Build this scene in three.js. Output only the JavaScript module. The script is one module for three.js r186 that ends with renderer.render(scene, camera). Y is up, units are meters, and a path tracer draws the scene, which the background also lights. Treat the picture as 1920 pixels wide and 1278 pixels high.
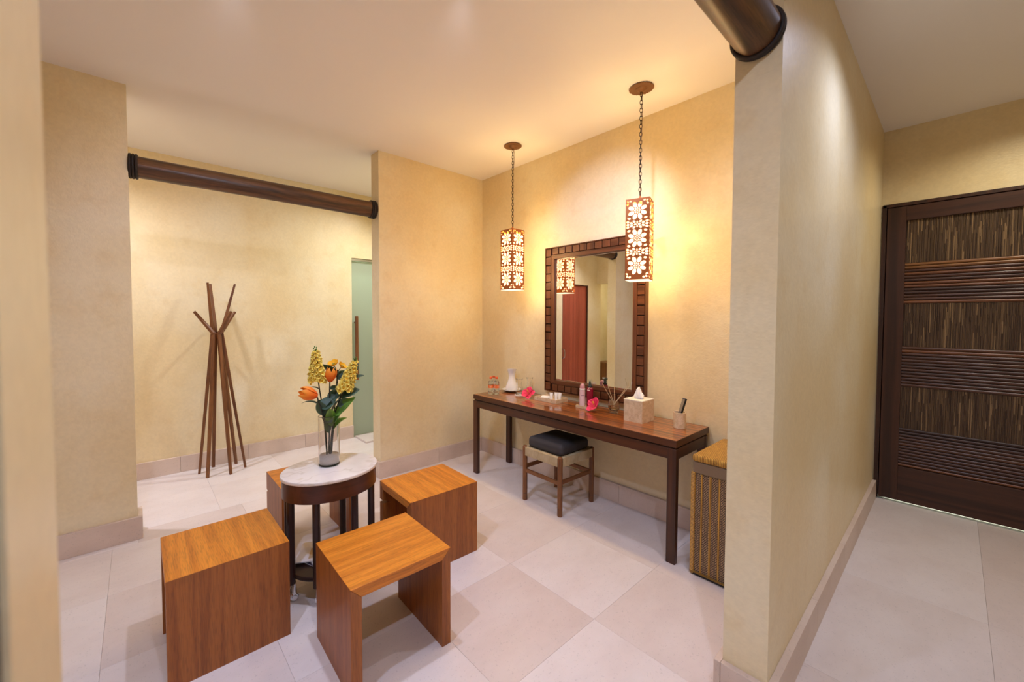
import * as THREE from 'three';
import { RoundedBoxGeometry } from 'three/addons/geometries/RoundedBoxGeometry.js';
import { RectAreaLightUniformsLib } from 'three/addons/lights/RectAreaLightUniformsLib.js';
import { mergeGeometries, toCreasedNormals } from 'three/addons/utils/BufferGeometryUtils.js';
import { Brush, Evaluator, SUBTRACTION } from 'three-bvh-csg';

// ---------------------------------------------------------------- camera, light, exposure
const W = 1920, H = 1278;
const scene = new THREE.Scene();
scene.background = new THREE.Color(0x000000);
const camera = new THREE.PerspectiveCamera(2 * Math.atan(H / 2 / 760.303) * 180 / Math.PI, W / H, 0.03, 60);
camera.setViewOffset(W, H, 35.908, 19.643, W, H);
camera.position.set(0, 1.5, 0);
camera.rotation.set(-0.033428, -0.720541, 0.001762, 'YXZ');
camera.focus = 2.9;
camera.userData.fStop = 2.3;
camera.updateProjectionMatrix();
scene.add(camera);
const renderer = new THREE.WebGLRenderer({ antialias: true });
renderer.toneMapping = THREE.LinearToneMapping;
renderer.toneMappingExposure = 0.475;
renderer.shadowMap.enabled = true;
RectAreaLightUniformsLib.init();

const WHITE = 0xe6eaff, COOL = 0xd4deff, WARM = 0xffc880, GREEN = 0xeef1f2;
// unseen ceiling lamps, placed out of view to light the rooms: [x, z, target x, target y, target z, candela, cone, penumbra, colour]
const CEIL = 3.01;
const SPOTS = [
  [0.80, -1.72, 0.8, 0, -1.95, 17, 1.25, 0.7, COOL, 'unseen ceiling lamp, placed to light the four wooden stools'],
  [-0.22, -1.2, 0.5, 0, -2.3, 21, 1.15, 0.6, 0xc2d2ff, 'unseen ceiling lamp behind the front wall edge at left, placed to light the floor and column'],
  [1.52, -1.12, 2.95, 2.2, -1.95, 40, 0.40, 0.9, 0xbccdff, 'unseen ceiling lamp, placed to light the wall above the mirror'],
  [2.15, -0.74, 2.2, 0, -0.95, 9, 1.2, 0.8, COOL, 'unseen ceiling lamp, placed to light the wicker hamper'],
  [1.15, -1.5, 2.3, 1.7, -3.5, 4, 0.75, 0.9, WHITE, 'added fill lamp out of view, aimed at the short wall by the dressing table'],  // added fill to brighten the short wall
  [0.35, -2.05, 0.6, 1.7, -4.9, 7, 0.62, 0.9, WHITE, 'unseen ceiling lamp, placed to light the back wall past the log'],
  [2.35, -4.08, 1.2, 0, -4.2, 27, 1.2, 0.7, GREEN, 'unseen ceiling lamp before the frosted glass door, placed to light the back room'],
  [-0.5, -4.15, 0.2, 0, -4.1, 27, 1.2, 0.7, WHITE, 'unseen ceiling lamp before the red wooden door, placed to light the back room'],
  [0.3, 0.25, 1.0, 0, -0.1, 20, 1.25, 0.7, COOL, 'unseen ceiling lamp, placed to light the passage by the log beam'],
  [2.6, 0.1, 2.7, 0, -0.05, 15, 1.25, 0.7, COOL, 'unseen ceiling lamp, placed to light the plastered passage wall'],
  [4.0, 0.34, 4.1, 0, 0.2, 9, 1.25, 0.7, 0xfff4dc, 'unseen ceiling lamp, placed to light the slatted door from the passage'],
];
const LANTERN_CD = 2.05;

// ---------------------------------------------------------------- helpers
function rng(seed) { let a = seed >>> 0; return () => { a = (a + 0x6D2B79F5) >>> 0; let t = Math.imul(a ^ (a >>> 15), 1 | a); t = (t + Math.imul(t ^ (t >>> 7), 61 | t)) ^ t; return ((t ^ (t >>> 14)) >>> 0) / 4294967296; }; }
const rand = rng(12345);
const R = (a, b) => a + (b - a) * rand();
const used = {};
function numbered(n) { used[n] = (used[n] ?? -1) + 1; return used[n] ? n + '_' + String(used[n]).padStart(3, '0') : n; }
function shade(o) { o.castShadow = true; o.receiveShadow = true; return o; }
function tag(o, label, category, group) { o.userData.label = label; o.userData.category = category; if (group) o.userData.group = group; return o; }
function thing(name, label, category, pos = [0, 0, 0], turn = 0, group) {
  const g = new THREE.Group(); g.name = numbered(name); g.position.set(...pos); g.rotation.y = turn; scene.add(g); return tag(g, label, category, group);
}
function part(parent, name, geo, mat, pos, rot) {
  const m = shade(new THREE.Mesh(geo, mat)); m.name = parent === scene ? numbered(name) : name;
  if (pos) m.position.set(...pos); if (rot) m.rotation.set(...rot); parent.add(m); return m;
}
function struct(name, geo, mat, label) {
  const o = geo ? shade(new THREE.Mesh(geo, mat)) : new THREE.Group(); o.name = numbered(name); o.userData.kind = 'structure'; if (label) o.userData.label = label; scene.add(o); return o;
}
// uv in metres by the dominant normal; g = the grain axis (u runs along it)
function tri(geo, g = 'x', off = true) {
  const q = geo.index ? geo.toNonIndexed() : geo, p = q.attributes.position, n = q.attributes.normal, uv = new Float32Array(p.count * 2);
  const ou = off ? R(0, 3) : 0, ov = off ? R(0, 3) : 0, gi = 'xyz'.indexOf(g);
  for (let i = 0; i < p.count; i++) {
    const P = [p.getX(i), p.getY(i), p.getZ(i)], j = 3 * Math.floor(i / 3);
    const N = [0, 1, 2].map((k) => Math.abs(n.getComponent(j, k) + n.getComponent(j + 1, k) + n.getComponent(j + 2, k)));
    const a = N.indexOf(Math.max(...N)); const r = [0, 1, 2].filter((k) => k !== a);
    const iu = r.includes(gi) ? gi : r[0], iv = r.find((k) => k !== iu);
    uv[2 * i] = P[iu] + ou + a * 0.37; uv[2 * i + 1] = P[iv] + ov + a * 0.61;
  }
  q.setAttribute('uv', new THREE.BufferAttribute(uv, 2)); return q;
}
function box(x0, x1, y0, y1, z0, z1) { const g = new THREE.BoxGeometry(x1 - x0, y1 - y0, z1 - z0); g.translate((x0 + x1) / 2, (y0 + y1) / 2, (z0 + z1) / 2); return g; }
function rbox(x0, x1, y0, y1, z0, z1, r = 0.002, s = 1) { const g = new RoundedBoxGeometry(x1 - x0, y1 - y0, z1 - z0, s, r); g.translate((x0 + x1) / 2, (y0 + y1) / 2, (z0 + z1) / 2); return g; }
const noIdx = (g) => { const q = g.index ? g.toNonIndexed() : g; for (const k of Object.keys(q.attributes)) if (!['position', 'normal', 'uv'].includes(k)) q.deleteAttribute(k); return q; };
const merge = (a) => mergeGeometries(a.map(noIdx));
function lathe(pts, seg = 40) { return new THREE.LatheGeometry(pts.map(([r, y]) => new THREE.Vector2(r, y)), seg); }
function cyl(r0, r1, h, seg = 24, y0 = 0) { const g = new THREE.CylinderGeometry(r1, r0, h, seg); g.translate(0, y0 + h / 2, 0); return g; }
// a bar of square or round section between two points
function bar(a, b, w, d = w, round = false) {
  const A = new THREE.Vector3(...a), B = new THREE.Vector3(...b), L = A.distanceTo(B);
  const g = round ? new THREE.CylinderGeometry(d, w, L, 12) : new RoundedBoxGeometry(w, L, d, 1, Math.min(w, d) * 0.12);
  g.applyQuaternion(new THREE.Quaternion().setFromUnitVectors(new THREE.Vector3(0, 1, 0), B.clone().sub(A).normalize()));
  g.translate(...A.add(B).multiplyScalar(0.5).toArray()); return g;
}
function tube(pts, r, seg = 24, rs = 8) { return new THREE.TubeGeometry(new THREE.CatmullRomCurve3(pts.map((p) => new THREE.Vector3(...p))), seg, r, rs); }

// ---------------------------------------------------------------- computed textures
function hash(x, y, s) { let h = Math.imul(x, 374761393) ^ Math.imul(y, 668265263) ^ Math.imul(s, 2147483647); h = Math.imul(h ^ (h >>> 13), 1274126177); return ((h ^ (h >>> 16)) >>> 0) / 4294967296; }
function vn(x, y, px, py, s) {           // value noise that repeats every px, py cells
  const xi = Math.floor(x), yi = Math.floor(y), fx = x - xi, fy = y - yi, u = fx * fx * (3 - 2 * fx), v = fy * fy * (3 - 2 * fy);
  const m = (a, n) => ((a % n) + n) % n, x0 = m(xi, px), x1 = m(xi + 1, px), y0 = m(yi, py), y1 = m(yi + 1, py);
  const a = hash(x0, y0, s), b = hash(x1, y0, s), c = hash(x0, y1, s), d = hash(x1, y1, s);
  return a + (b - a) * u + (c - a) * v + (a - b - c + d) * u * v;
}
function fbm(u, v, cx, cy, oct, s, gain = 0.5) { let t = 0, a = 1, n = 0; for (let o = 0; o < oct; o++) { t += a * vn(u * cx, v * cy, cx, cy, s + o * 17); n += a; a *= gain; cx *= 2; cy *= 2; } return t / n; }
const hex = (h) => [(h >> 16) & 255, (h >> 8) & 255, h & 255];
const mix3 = (a, b, t) => [a[0] + (b[0] - a[0]) * t, a[1] + (b[1] - a[1]) * t, a[2] + (b[2] - a[2]) * t];
const cl = (t) => Math.max(0, Math.min(1, t));
function tex(w, h, f, metresU, metresV, srgb = true) {
  const d = new Uint8Array(w * h * 4);
  for (let y = 0; y < h; y++) for (let x = 0; x < w; x++) { const c = f(x / w, y / h), i = 4 * (y * w + x); if (Array.isArray(c)) { d[i] = c[0]; d[i + 1] = c[1]; d[i + 2] = c[2]; } else d[i] = d[i + 1] = d[i + 2] = 255 * cl(c); d[i + 3] = 255; }
  const t = new THREE.DataTexture(d, w, h); t.wrapS = t.wrapT = THREE.RepeatWrapping; t.magFilter = THREE.LinearFilter; t.minFilter = THREE.LinearMipmapLinearFilter; t.generateMipmaps = true;
  if (srgb) t.colorSpace = THREE.SRGBColorSpace; t.repeat.set(1 / metresU, 1 / metresV); t.needsUpdate = true; return t;
}
const std = (o) => new THREE.MeshStandardMaterial(o), phy = (o) => new THREE.MeshPhysicalMaterial(o);

// polished lime plaster
const plasterTex = tex(1024, 1024, (u, v) => {
  const a = fbm(u, v, 4, 4, 5, 3), b = fbm(u, v, 22, 22, 4, 9), c = fbm(u, v, 130, 130, 2, 31);
  let t = cl((a - 0.3) * 1.9), k = mix3(hex(0xe5cf9f), hex(0xeee0bd), t); k = mix3(k, hex(0xdec28c), cl((b - 0.58) * 1.0)); const g = 0.98 + 0.04 * c; return k.map((q) => Math.min(255, q * g));
}, 1.9, 1.9);
const plasterBump = tex(1024, 1024, (u, v) => 0.5 * fbm(u, v, 40, 40, 4, 77) + 0.5 * fbm(u, v, 180, 120, 2, 5), 1.1, 1.1, false);
const M = {};
M.plaster = std({ map: plasterTex, bumpMap: plasterBump, bumpScale: 0.0009, roughness: 0.4 });
M.ceiling = std({ color: 0xf4eee8, roughness: 0.95 });
// limestone
const stoneTex = (c0, c1, seed) => tex(512, 512, (u, v) => {
  const a = fbm(u, v, 3, 5, 5, seed), b = fbm(u, v, 14, 30, 4, seed + 5), s = fbm(u, v, 120, 120, 2, seed + 9);
  let k = mix3(hex(c0), hex(c1), cl((a - 0.3) * 2.2)); k = mix3(k, hex(c1), cl((b - 0.6) * 1.5)); const sp = s > 0.8 ? 0.93 : 1; return k.map((q) => q * sp * (0.985 + 0.03 * b));
}, 0.7, 0.7);
const tileMats = [[0xe4d8d1, 0xdfd1c9, 11], [0xe2d5cd, 0xdccdc4, 23], [0xdccdc4, 0xd7c6bc, 37], [0xe6dbd5, 0xe0d3cc, 51]].map(([a, b, s]) => std({ map: stoneTex(a, b, s), roughness: 0.34 }));
M.grout = std({ color: 0xcbbcae, roughness: 0.9 });
M.base = std({ map: stoneTex(0xdac5b4, 0xd0b9a7, 71), roughness: 0.42 });
// woods: u along the grain
const woodTex = (c0, c1, c2, seed, cu = 2, cv = 14, lu = 1.1, lv = 0.5, fine = 0.5) => tex(1024, 512, (u, v) => {
  const w = fbm(u, v, cu, 3, 3, seed + 40) * 0.16, a = fbm(u, (v + w) % 1, cu, cv, 4, seed), r = 0.5 + 0.5 * Math.sin(6.2832 * (6 * v + 5 * fbm(u, v, cu, 4, 3, seed + 7))), p = fbm(u, v, 24, 220, 2, seed + 3);
  let k = mix3(hex(c0), hex(c1), cl((a - 0.3) * 2.2)); k = mix3(k, hex(c2), cl(r * 0.35 + (a - 0.55) * 1.2)); return k.map((q) => q * (1 - fine * 0.22 * cl((p - 0.45) * 3)));
}, lu, lv);
const oakLitTex = woodTex(0xe28c29, 0xd68022, 0xbe6c19, 101, 1, 34, 0.9, 0.5, 0.6), oakShadedTex = woodTex(0xa66126, 0x9a5720, 0x854718, 131, 1, 30, 0.9, 0.5, 0.6);
M.oakLit = std({ map: oakLitTex, roughness: 0.42 }); M.oakShaded = std({ map: oakShadedTex, roughness: 0.42 });  // lit seat and shaded sides of one wood, put into the colour
M.rosewood = phy({ map: woodTex(0xb0621e, 0x743a14, 0x3c1b0b, 151, 1, 40, 1.9, 0.42, 0.3), roughness: 0.35, clearcoat: 0.9, clearcoatRoughness: 0.06 });
M.rosewoodDark = std({ map: woodTex(0x583019, 0x432413, 0x2c150b, 171, 1, 22, 1.2, 0.5), roughness: 0.4 });
M.mahogany = std({ map: woodTex(0x55291a, 0x472013, 0x39180f, 191, 2, 14, 1, 0.5), roughness: 0.36 });
M.espresso = std({ map: woodTex(0x331a15, 0x2a1511, 0x22100d, 211, 2, 14, 1, 0.5), roughness: 0.36 });
M.rackWood = std({ map: woodTex(0x82512a, 0x714321, 0x5c3418, 231, 2, 14, 1, 0.5), roughness: 0.45 });
M.log = std({ map: woodTex(0x76502f, 0x503420, 0x302015, 251, 2, 12, 1.3, 0.45, 0.9), roughness: 0.42 });
M.cord = std({ color: 0x1d1210, roughness: 0.6 });
M.doorWood = std({ map: woodTex(0x47281a, 0x361c11, 0x26130c, 271, 1, 18, 1.4, 0.5), roughness: 0.42 });
M.redDoor = std({ map: woodTex(0xb5573e, 0xa44a33, 0x8e3b28, 291, 1, 16, 1.4, 0.5), roughness: 0.4 });
M.frameWood = std({ map: woodTex(0x6b3d22, 0x573019, 0x3f2010, 311, 1, 18, 0.9, 0.4), roughness: 0.4 });
M.cabinet = std({ map: woodTex(0x8a5a2c, 0x7a4d24, 0x663e1b, 331, 1, 16, 1, 0.5), roughness: 0.45 });
M.marble = phy({ map: tex(512, 512, (u, v) => { const a = fbm(u, v, 3, 3, 5, 401), r = 1 - Math.abs(2 * fbm(u, v, 4, 6, 4, 420) - 1), b = fbm(u, v, 9, 9, 3, 433); let k = mix3(hex(0xe4dbd2), hex(0xd6c8bc), cl((a - 0.4) * 2)); k = mix3(k, hex(0xb9a895), cl((r - 0.93) * 8) * 0.6); return mix3(k, hex(0xc8b795), cl((b - 0.68) * 3)); }, 0.55, 0.55), roughness: 0.22 });
M.marbleEdge = std({ color: 0xcbaa98, roughness: 0.45 });
const travTex = tex(512, 512, (u, v) => { const a = fbm(u, v, 6, 10, 4, 451), s = fbm(u, v, 110, 70, 2, 463), f = fbm(u, v, 220, 220, 1, 467); const k = mix3(hex(0xdcc4a2), hex(0xcbae89), cl((a - 0.3) * 2)); return k.map((q) => q * (s < 0.3 ? 0.84 : 0.97 + 0.06 * f)); }, 0.16, 0.16);
M.travertine = std({ map: travTex, roughness: 0.6 }); M.travTop = std({ color: 0xe9dfca, roughness: 0.5 });
M.white = std({ color: 0xf0ece6, roughness: 0.35 }); M.porcelain = phy({ color: 0xf1eeec, roughness: 0.12, clearcoat: 0.6 });
M.paper = std({ color: 0xf4f0ec, roughness: 0.8 }); M.black = std({ color: 0x141416, roughness: 0.4 });
M.chrome = std({ color: 0xd8d8da, metalness: 1, roughness: 0.16 }); M.steel = std({ color: 0xb9bab2, metalness: 1, roughness: 0.3 });
M.brown = std({ color: 0x7d5533, metalness: 0.4, roughness: 0.55 });
M.chain = std({ color: 0x3a2b1c, metalness: 0.8, roughness: 0.4 });
M.copper = std({ color: 0xb4682e, metalness: 0.2, roughness: 0.5, side: THREE.DoubleSide });
M.mirror = std({ color: 0xe9e9e6, metalness: 1, roughness: 0.015 });
M.glass = phy({ color: 0xffffff, transmission: 1, thickness: 0, roughness: 0.02, ior: 1.5, side: THREE.DoubleSide });
M.glassGreen = phy({ color: 0xa9c4a0, transmission: 1, thickness: 0.02, roughness: 0.04, ior: 1.5, attenuationColor: new THREE.Color(0x6f8f62), attenuationDistance: 0.03 });
M.glassSolid = phy({ color: 0xffffff, transmission: 1, thickness: 0.02, roughness: 0.02, ior: 1.5 });
M.pet = phy({ color: 0xf6fbff, transmission: 1, thickness: 0, roughness: 0.05, ior: 1.5, side: THREE.DoubleSide });
M.frosted = phy({ color: 0xe2e8da, transmission: 0.75, thickness: 0, roughness: 0.75, ior: 1.45, side: THREE.DoubleSide });

// ---------------------------------------------------------------- the room
const XV = 2.91;
{
  const P = (name, boxes, mat = M.plaster, label) => struct(name, tri(merge(boxes.map((b) => box(...b))), 'x', false), mat, label);
  P('ceiling', [[-3.3, 4.9, CEIL, CEIL + 0.15, -6.4, 1.6]], M.ceiling);
  P('wall_vanity', [[XV, XV + 0.15, 0, CEIL, -5.055, -0.57]]);
  P('wall_nib', [[1.68, XV, 0, CEIL, -3.645, -3.495]]);
  P('wall_column', [[-1.54, -0.022, 0, CEIL, -3.755, -3.61]]);
  P('wall_back', [[-1.54, -1.09, 0, CEIL, -5.055, -4.905], [-0.28, 1.995, 0, CEIL, -5.055, -4.905], [2.85, XV, 0, CEIL, -5.055, -4.905], [-1.09, -0.28, 2.137, CEIL, -5.055, -4.905], [1.995, 2.85, 2.222, CEIL, -5.055, -4.905]]);
  P('wall_left', [[-1.54, -1.39, 0, CEIL, -4.57, -3.755], [-1.54, -1.39, 2.185, CEIL, -4.905, -4.57], [-1.54, -1.39, 0, CEIL, -3.61, -0.57]]);
  P('wall_front', [[-1.54, -0.0625, 0, CEIL, -0.57, -0.378]]);
  P('wall_corridor', [[1.712, 4.62, 0, CEIL, -0.57, -0.42]]);
  P('wall_far', [[4.62, 4.77, 0, CEIL, -0.57, -0.41], [4.62, 4.77, 0, CEIL, 0.56, 1.45], [4.62, 4.77, 2.41, CEIL, -0.41, 0.56]]);
  P('wall_behind', [[-1.54, 4.77, 0, CEIL, 1.3, 1.45]]);
  P('wall_end', [[-1.69, -1.54, 0, CEIL, -0.57, 1.45]]);
  // the room behind the opening that only the mirror shows, and an unseen shower, placed to glow behind the glass door
  P('wall_cabinet_room', [[-3.15, -3.0, 0, CEIL, -5.85, -4.05], [-3.0, -1.54, 0, CEIL, -5.85, -5.7], [-3.0, -1.54, 0, CEIL, -4.2, -4.05], [-1.54, -1.39, 0, CEIL, -5.7, -5.055]]);
  M.showerWall = std({ color: 0xd2d2ba, roughness: 0.5 });
  P('wall_unseen_shower', [[1.85, 2.0, 0, CEIL, -6.15, -5.055], [1.85, 3.06, 0, CEIL, -6.3, -6.15], [2.91, 3.06, 0, CEIL, -6.15, -5.055]], M.showerWall);
  P('wall_unseen_beyond_door', [[5.3, 5.4, 0, CEIL, -0.6, 0.8], [4.77, 5.3, 0, CEIL, -0.7, -0.6], [4.77, 5.3, 0, CEIL, 0.8, 0.9], [4.77, 5.4, 2.6, 2.7, -0.7, 0.9]], M.white);  // unseen white box, placed to hold light for the gap below the door
  P('trim_1', [[-0.25, -0.066, 0, 2.6, -0.377, -0.31]], M.espresso, 'dark wooden door casing at the left edge of the passage');
}
// floor: slab and single limestone tiles
{
  const fl = struct('floor', box(-3.3, 5.4, -0.2, -0.014, -6.4, 1.6), M.grout);
  const cache = {};
  const tile = (x0, x1, z0, z1, k) => {
    const g = 0.0006, w = +(x1 - x0 - g).toFixed(4), d = +(z1 - z0 - g).toFixed(4); if (w < 0.02 || d < 0.02) return;
    const key = w + '_' + d, geo = cache[key] ??= tri(new RoundedBoxGeometry(w, 0.014, d, 1, 0.0007), 'x', false);
    const m = part(fl, 'tile', geo, tileMats[k], [(x0 + x1) / 2, -0.007, (z0 + z1) / 2], [0, Math.floor(rand() * 2) * Math.PI, 0]);
  };
  const pick = () => [0, 1, 0, 3, 1, 3, 0, 1, 2, 3][Math.floor(rand() * 10)];
  const grid = (xs, zs, special = {}) => { for (let i = 0; i + 1 < xs.length; i++) for (let j = 0; j + 1 < zs.length; j++) { const k = pick(); tile(xs[i], xs[i + 1], Math.min(zs[j], zs[j + 1]), Math.max(zs[j], zs[j + 1]), special[i + ',' + j] ?? k); } };
  // sitting area
  const xs = [-1.39, -0.756, -0.148, 0.46, 1.062, 1.678, 2.286, XV];
  grid(xs, [-0.57, -1.145, -1.747, -2.354, -2.958, -3.535], { '4,1': 2, '5,1': 3, '4,0': 3, '5,0': 1, '3,1': 1, '2,3': 2, '1,3': 0, '3,2': 0, '5,2': 1 });
  grid([-0.022, 0.6, 1.2, 1.68], [-3.535, -3.735], { '0,0': 2, '1,0': 1, '2,0': 1 });
  tile(-0.148 - 0.62, -0.022, -3.61, -3.535, 0); tile(-1.39, -0.768, -3.61, -3.535, 1);
  grid([-1.39, -0.756, -0.148, 0.46, 1.062, 1.678, 2.286, XV], [-3.735, -4.305, -4.905]);
  grid([-0.062, 0.5, 1.1, 1.712], [-0.42, -0.57]);
  // passage
  grid([-1.54, -0.9, -0.28, 0.33, 0.94, 1.55, 2.15, 3.104, 3.7, 4.62], [-0.42, 0.148, 0.76, 1.3], { '6,0': 1, '7,0': 0, '8,0': 0, '7,1': 2, '6,1': 2, '8,1': 2 });
  grid([-3.0, -2.4, -1.9, -1.39], [-4.2, -4.9, -5.7]); grid([2.0, 2.45, 2.91], [-5.055, -5.6, -6.15]);
  grid([4.62, 5.3], [-0.6, 0.1, 0.8]);
}
// stone skirting, laid in single lengths
{
  const run = (name, list) => { const g = struct(name); for (const [x0, x1, z0, z1] of list) part(g, 'stone', tri(rbox(x0, x1, 0, 0.152, z0, z1, 0.0015), 'x'), M.base); };
  const cut = (a, b, n) => Array.from({ length: n }, (_, i) => [a + (b - a) * i / n, a + (b - a) * (i + 1) / n]);
  run('baseboard_nib', [[1.655, 2.31, -3.495, -3.47], [2.3112, 2.885, -3.495, -3.47], [1.655, 1.68, -3.645, -3.4962], [1.655, 2.9, -3.67, -3.646]]);
  run('baseboard_vanity', cut(-3.47, -0.595, 5).map(([a, b]) => [2.885, XV, a, b - 0.0012]));
  run('baseboard_column', [...cut(-1.365, 0.003, 2).map(([a, b]) => [a, b - 0.0012, -3.61, -3.585]), [-0.022, 0.003, -3.755, -3.6112], [-1.365, 0.003, -3.78, -3.756]]);
  run('baseboard_back', [...cut(-0.28, 1.995, 4).map(([a, b]) => [a, b - 0.0012, -4.905, -4.88]), [-1.365, -1.09, -4.905, -4.88]]);
  run('baseboard_corridor', [...cut(1.687, 4.585, 4).map(([a, b]) => [a, b - 0.0012, -0.42, -0.395]), [1.687, 1.712, -0.57, -0.4212], [1.687, 2.884, -0.595, -0.571]]);
  run('baseboard_front', [[-0.0625, -0.0375, -0.57, -0.379], [-1.365, -0.0375, -0.595, -0.571]]);
  run('baseboard_left', cut(-3.584, -0.596, 4).map(([a, b]) => [-1.39, -1.365, a, b - 0.0012]));
}
// ---------------------------------------------------------------- log beams
function logBeam(a, b, r, label, rings) {
  const t = thing('log_beam', label, 'beam', a);
  const d = new THREE.Vector3(...b).sub(new THREE.Vector3(...a)), L = d.length();
  const g = new THREE.CylinderGeometry(r, r, L, 40, 24, true), p = g.attributes.position;
  for (let i = 0; i < p.count; i++) { const th = Math.atan2(p.getZ(i), p.getX(i)), k = 1 + 0.018 * Math.sin(th * 3 + p.getY(i) * 2.1) + 0.012 * Math.sin(th * 7 + p.getY(i) * 3.7); p.setX(i, p.getX(i) * k); p.setZ(i, p.getZ(i) * k); }
  const uv = g.attributes.uv; for (let i = 0; i < uv.count; i++) { const u = uv.getX(i), v = uv.getY(i); uv.setXY(i, v * L, u * 0.45); }
  g.computeVertexNormals(); g.rotateZ(-Math.PI / 2); g.translate(L / 2, 0, 0);
  const m = part(t, 'log', g, M.log);
  for (const x of rings) part(t, 'cord_ring', new THREE.TorusGeometry(r + 0.004, 0.0085, 10, 48).rotateY(Math.PI / 2).translate(x < 0 ? L + x : x, 0, 0), M.cord);
  t.quaternion.setFromUnitVectors(new THREE.Vector3(1, 0, 0), d.normalize()); return t;
}
logBeam([-0.0215, 2.505, -3.665], [1.69, 2.487, -3.574], 0.07, 'dark round log beam spanning the opening beyond the coat rack', [0.0095, 0.0255, 0.0425, -0.02, -0.036, -0.052]);
logBeam([-0.07, 2.52, -0.492], [1.72, 2.517, -0.495], 0.075, 'dark round log beam overhead, meeting the end of the passage wall', [0.02, 0.036, -0.018, -0.033]);

// ---------------------------------------------------------------- doors
{ // slatted wooden door at the end of the passage: local x = world -x depth, z along
  const d = struct('door_1', null, null, 'dark wooden door with slat bands and twig panels at the passage end');
  d.position.set(4.62, 0, 0);
  const z0 = -0.41, z1 = 0.56, f = -0.012;
  part(d, 'door_frame', tri(merge([rbox(-0.02, 0.14, 0.012, 2.41, z0 - 0.004, z0 + 0.022, 0.002), rbox(-0.02, 0.14, 0.012, 2.41, z1 - 0.022, z1 + 0.004, 0.002), rbox(-0.02, 0.14, 2.388, 2.414, z0, z1, 0.002), box(0.048, 0.07, 0.012, 2.39, z0, z0 + 0.06), box(0.048, 0.07, 0.012, 2.39, z1 - 0.06, z1), box(0.048, 0.07, 2.34, 2.39, z0, z1)]), 'y'), M.doorWood);
  const a = z0 + 0.026, b = z1 - 0.026, s = -0.274, e = b - 0.11;
  part(d, 'stile', tri(rbox(f, 0.045, 0.02, 2.385, a, s, 0.002), 'y'), M.doorWood);
  part(d, 'stile', tri(rbox(f, 0.045, 0.02, 2.385, e, b, 0.002), 'y'), M.doorWood);
  part(d, 'rail', tri(rbox(f, 0.045, 2.271, 2.385, s, e, 0.002), 'z'), M.doorWood);
  part(d, 'rail', tri(rbox(f, 0.045, 0.02, 0.3, s, e, 0.002), 'z'), M.doorWood);
  part(d, 'core_panel', tri(box(0.012, 0.04, 0.3, 2.271, s, e), 'z'), M.espresso);
  const slatMats = [M.doorWood, std({ map: woodTex(0x7a4a26, 0x5e381c, 0x422412, 351, 1, 10, 1.4, 0.2), roughness: 0.32 }), std({ map: woodTex(0x52301c, 0x402314, 0x2e180e, 353, 1, 10, 1.4, 0.2), roughness: 0.32 }), std({ map: woodTex(0x9a6a38, 0x845628, 0x6b4420, 357, 1, 10, 1.4, 0.2), roughness: 0.32 })];
  const twig = [0x54402f, 0x5d4835, 0x493628, 0x665039, 0x58442f, 0x8a7052].map((c) => new THREE.Color(c));
  for (const [y0, y1] of [[1.612, 1.935], [0.948, 1.27], [0.3, 0.612]]) {
    const n = 13, h = (y1 - y0) / n;
    for (let i = 0; i < n; i++) {
      const g = new THREE.CylinderGeometry(h * 0.48, h * 0.48, e - s, 10, 1, false, 0, Math.PI * 2); g.rotateX(Math.PI / 2); g.scale(0.8, 1, 1); g.translate(0.008, y0 + h * (i + 0.5), (s + e) / 2);
      part(d, 'slat', tri(g, 'z'), y0 > 1.5 && i > n - 3 ? slatMats[3] : slatMats[Math.floor(rand() * 3)]);
    }
  }
  for (const [y0, y1] of [[1.935, 2.271], [1.27, 1.612], [0.612, 0.948]]) {
    const gs = []; const w = 0.0066;
    for (let z = s + w / 2; z < e - w / 2; z += w * 0.95) {
      let y = y0; while (y < y1 - 0.004) {
        const l = Math.min(y1 - y, 0.04 + 0.22 * rand()), r = w * (0.45 + 0.2 * rand());
        const g = new THREE.CylinderGeometry(r, r * (0.85 + 0.2 * rand()), l, 6, 1, true); g.translate(0.006 + 0.005 * rand(), y + l / 2, z + 0.002 * (rand() - 0.5));
        const c = twig[Math.floor(Math.pow(rand(), 1.7) * 6)], k = 0.8 + 0.35 * rand(), col = new Float32Array(g.attributes.position.count * 3); for (let i = 0; i < col.length; i += 3) { col[i] = c.r * k; col[i + 1] = c.g * k; col[i + 2] = c.b * k; }
        g.setAttribute('color', new THREE.BufferAttribute(col, 3)); gs.push(g.toNonIndexed()); y += l;
      }
    }
    const m = part(d, 'twig_panel', mergeGeometries(gs), M.twig ??= std({ vertexColors: true, roughness: 0.75 })); m.userData.kind = 'stuff';
  }
}
{ // frosted glass door
  const d = struct('door_2', null, null, 'green frosted glass door with a long wooden handle');
  part(d, 'glass_panel', new THREE.BoxGeometry(0.85, 2.17, 0.01).translate(2.425, 1.1, -4.95), M.frosted);
  part(d, 'head_rail', rbox(1.997, 2.848, 2.19, 2.22, -4.965, -4.92, 0.003), M.steel);
  part(d, 'handle', tri(rbox(2.027, 2.062, 0.716, 1.508, -4.9, -4.868, 0.006, 2), 'y'), M.rackWood);
  for (const y of [0.79, 1.43]) part(d, 'standoff', new THREE.CylinderGeometry(0.009, 0.009, 0.07, 16).rotateX(Math.PI / 2).translate(2.045, y, -4.922), M.brown);
}
const mat0 = part(scene, 'threshold_slab', tri(rbox(2.012, 2.83, 0.0005, 0.022, -4.879, -4.56, 0.002), 'x'), tileMats[1]); tag(mat0, 'pale stone slab on the floor before the frosted glass door', 'slab');
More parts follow.
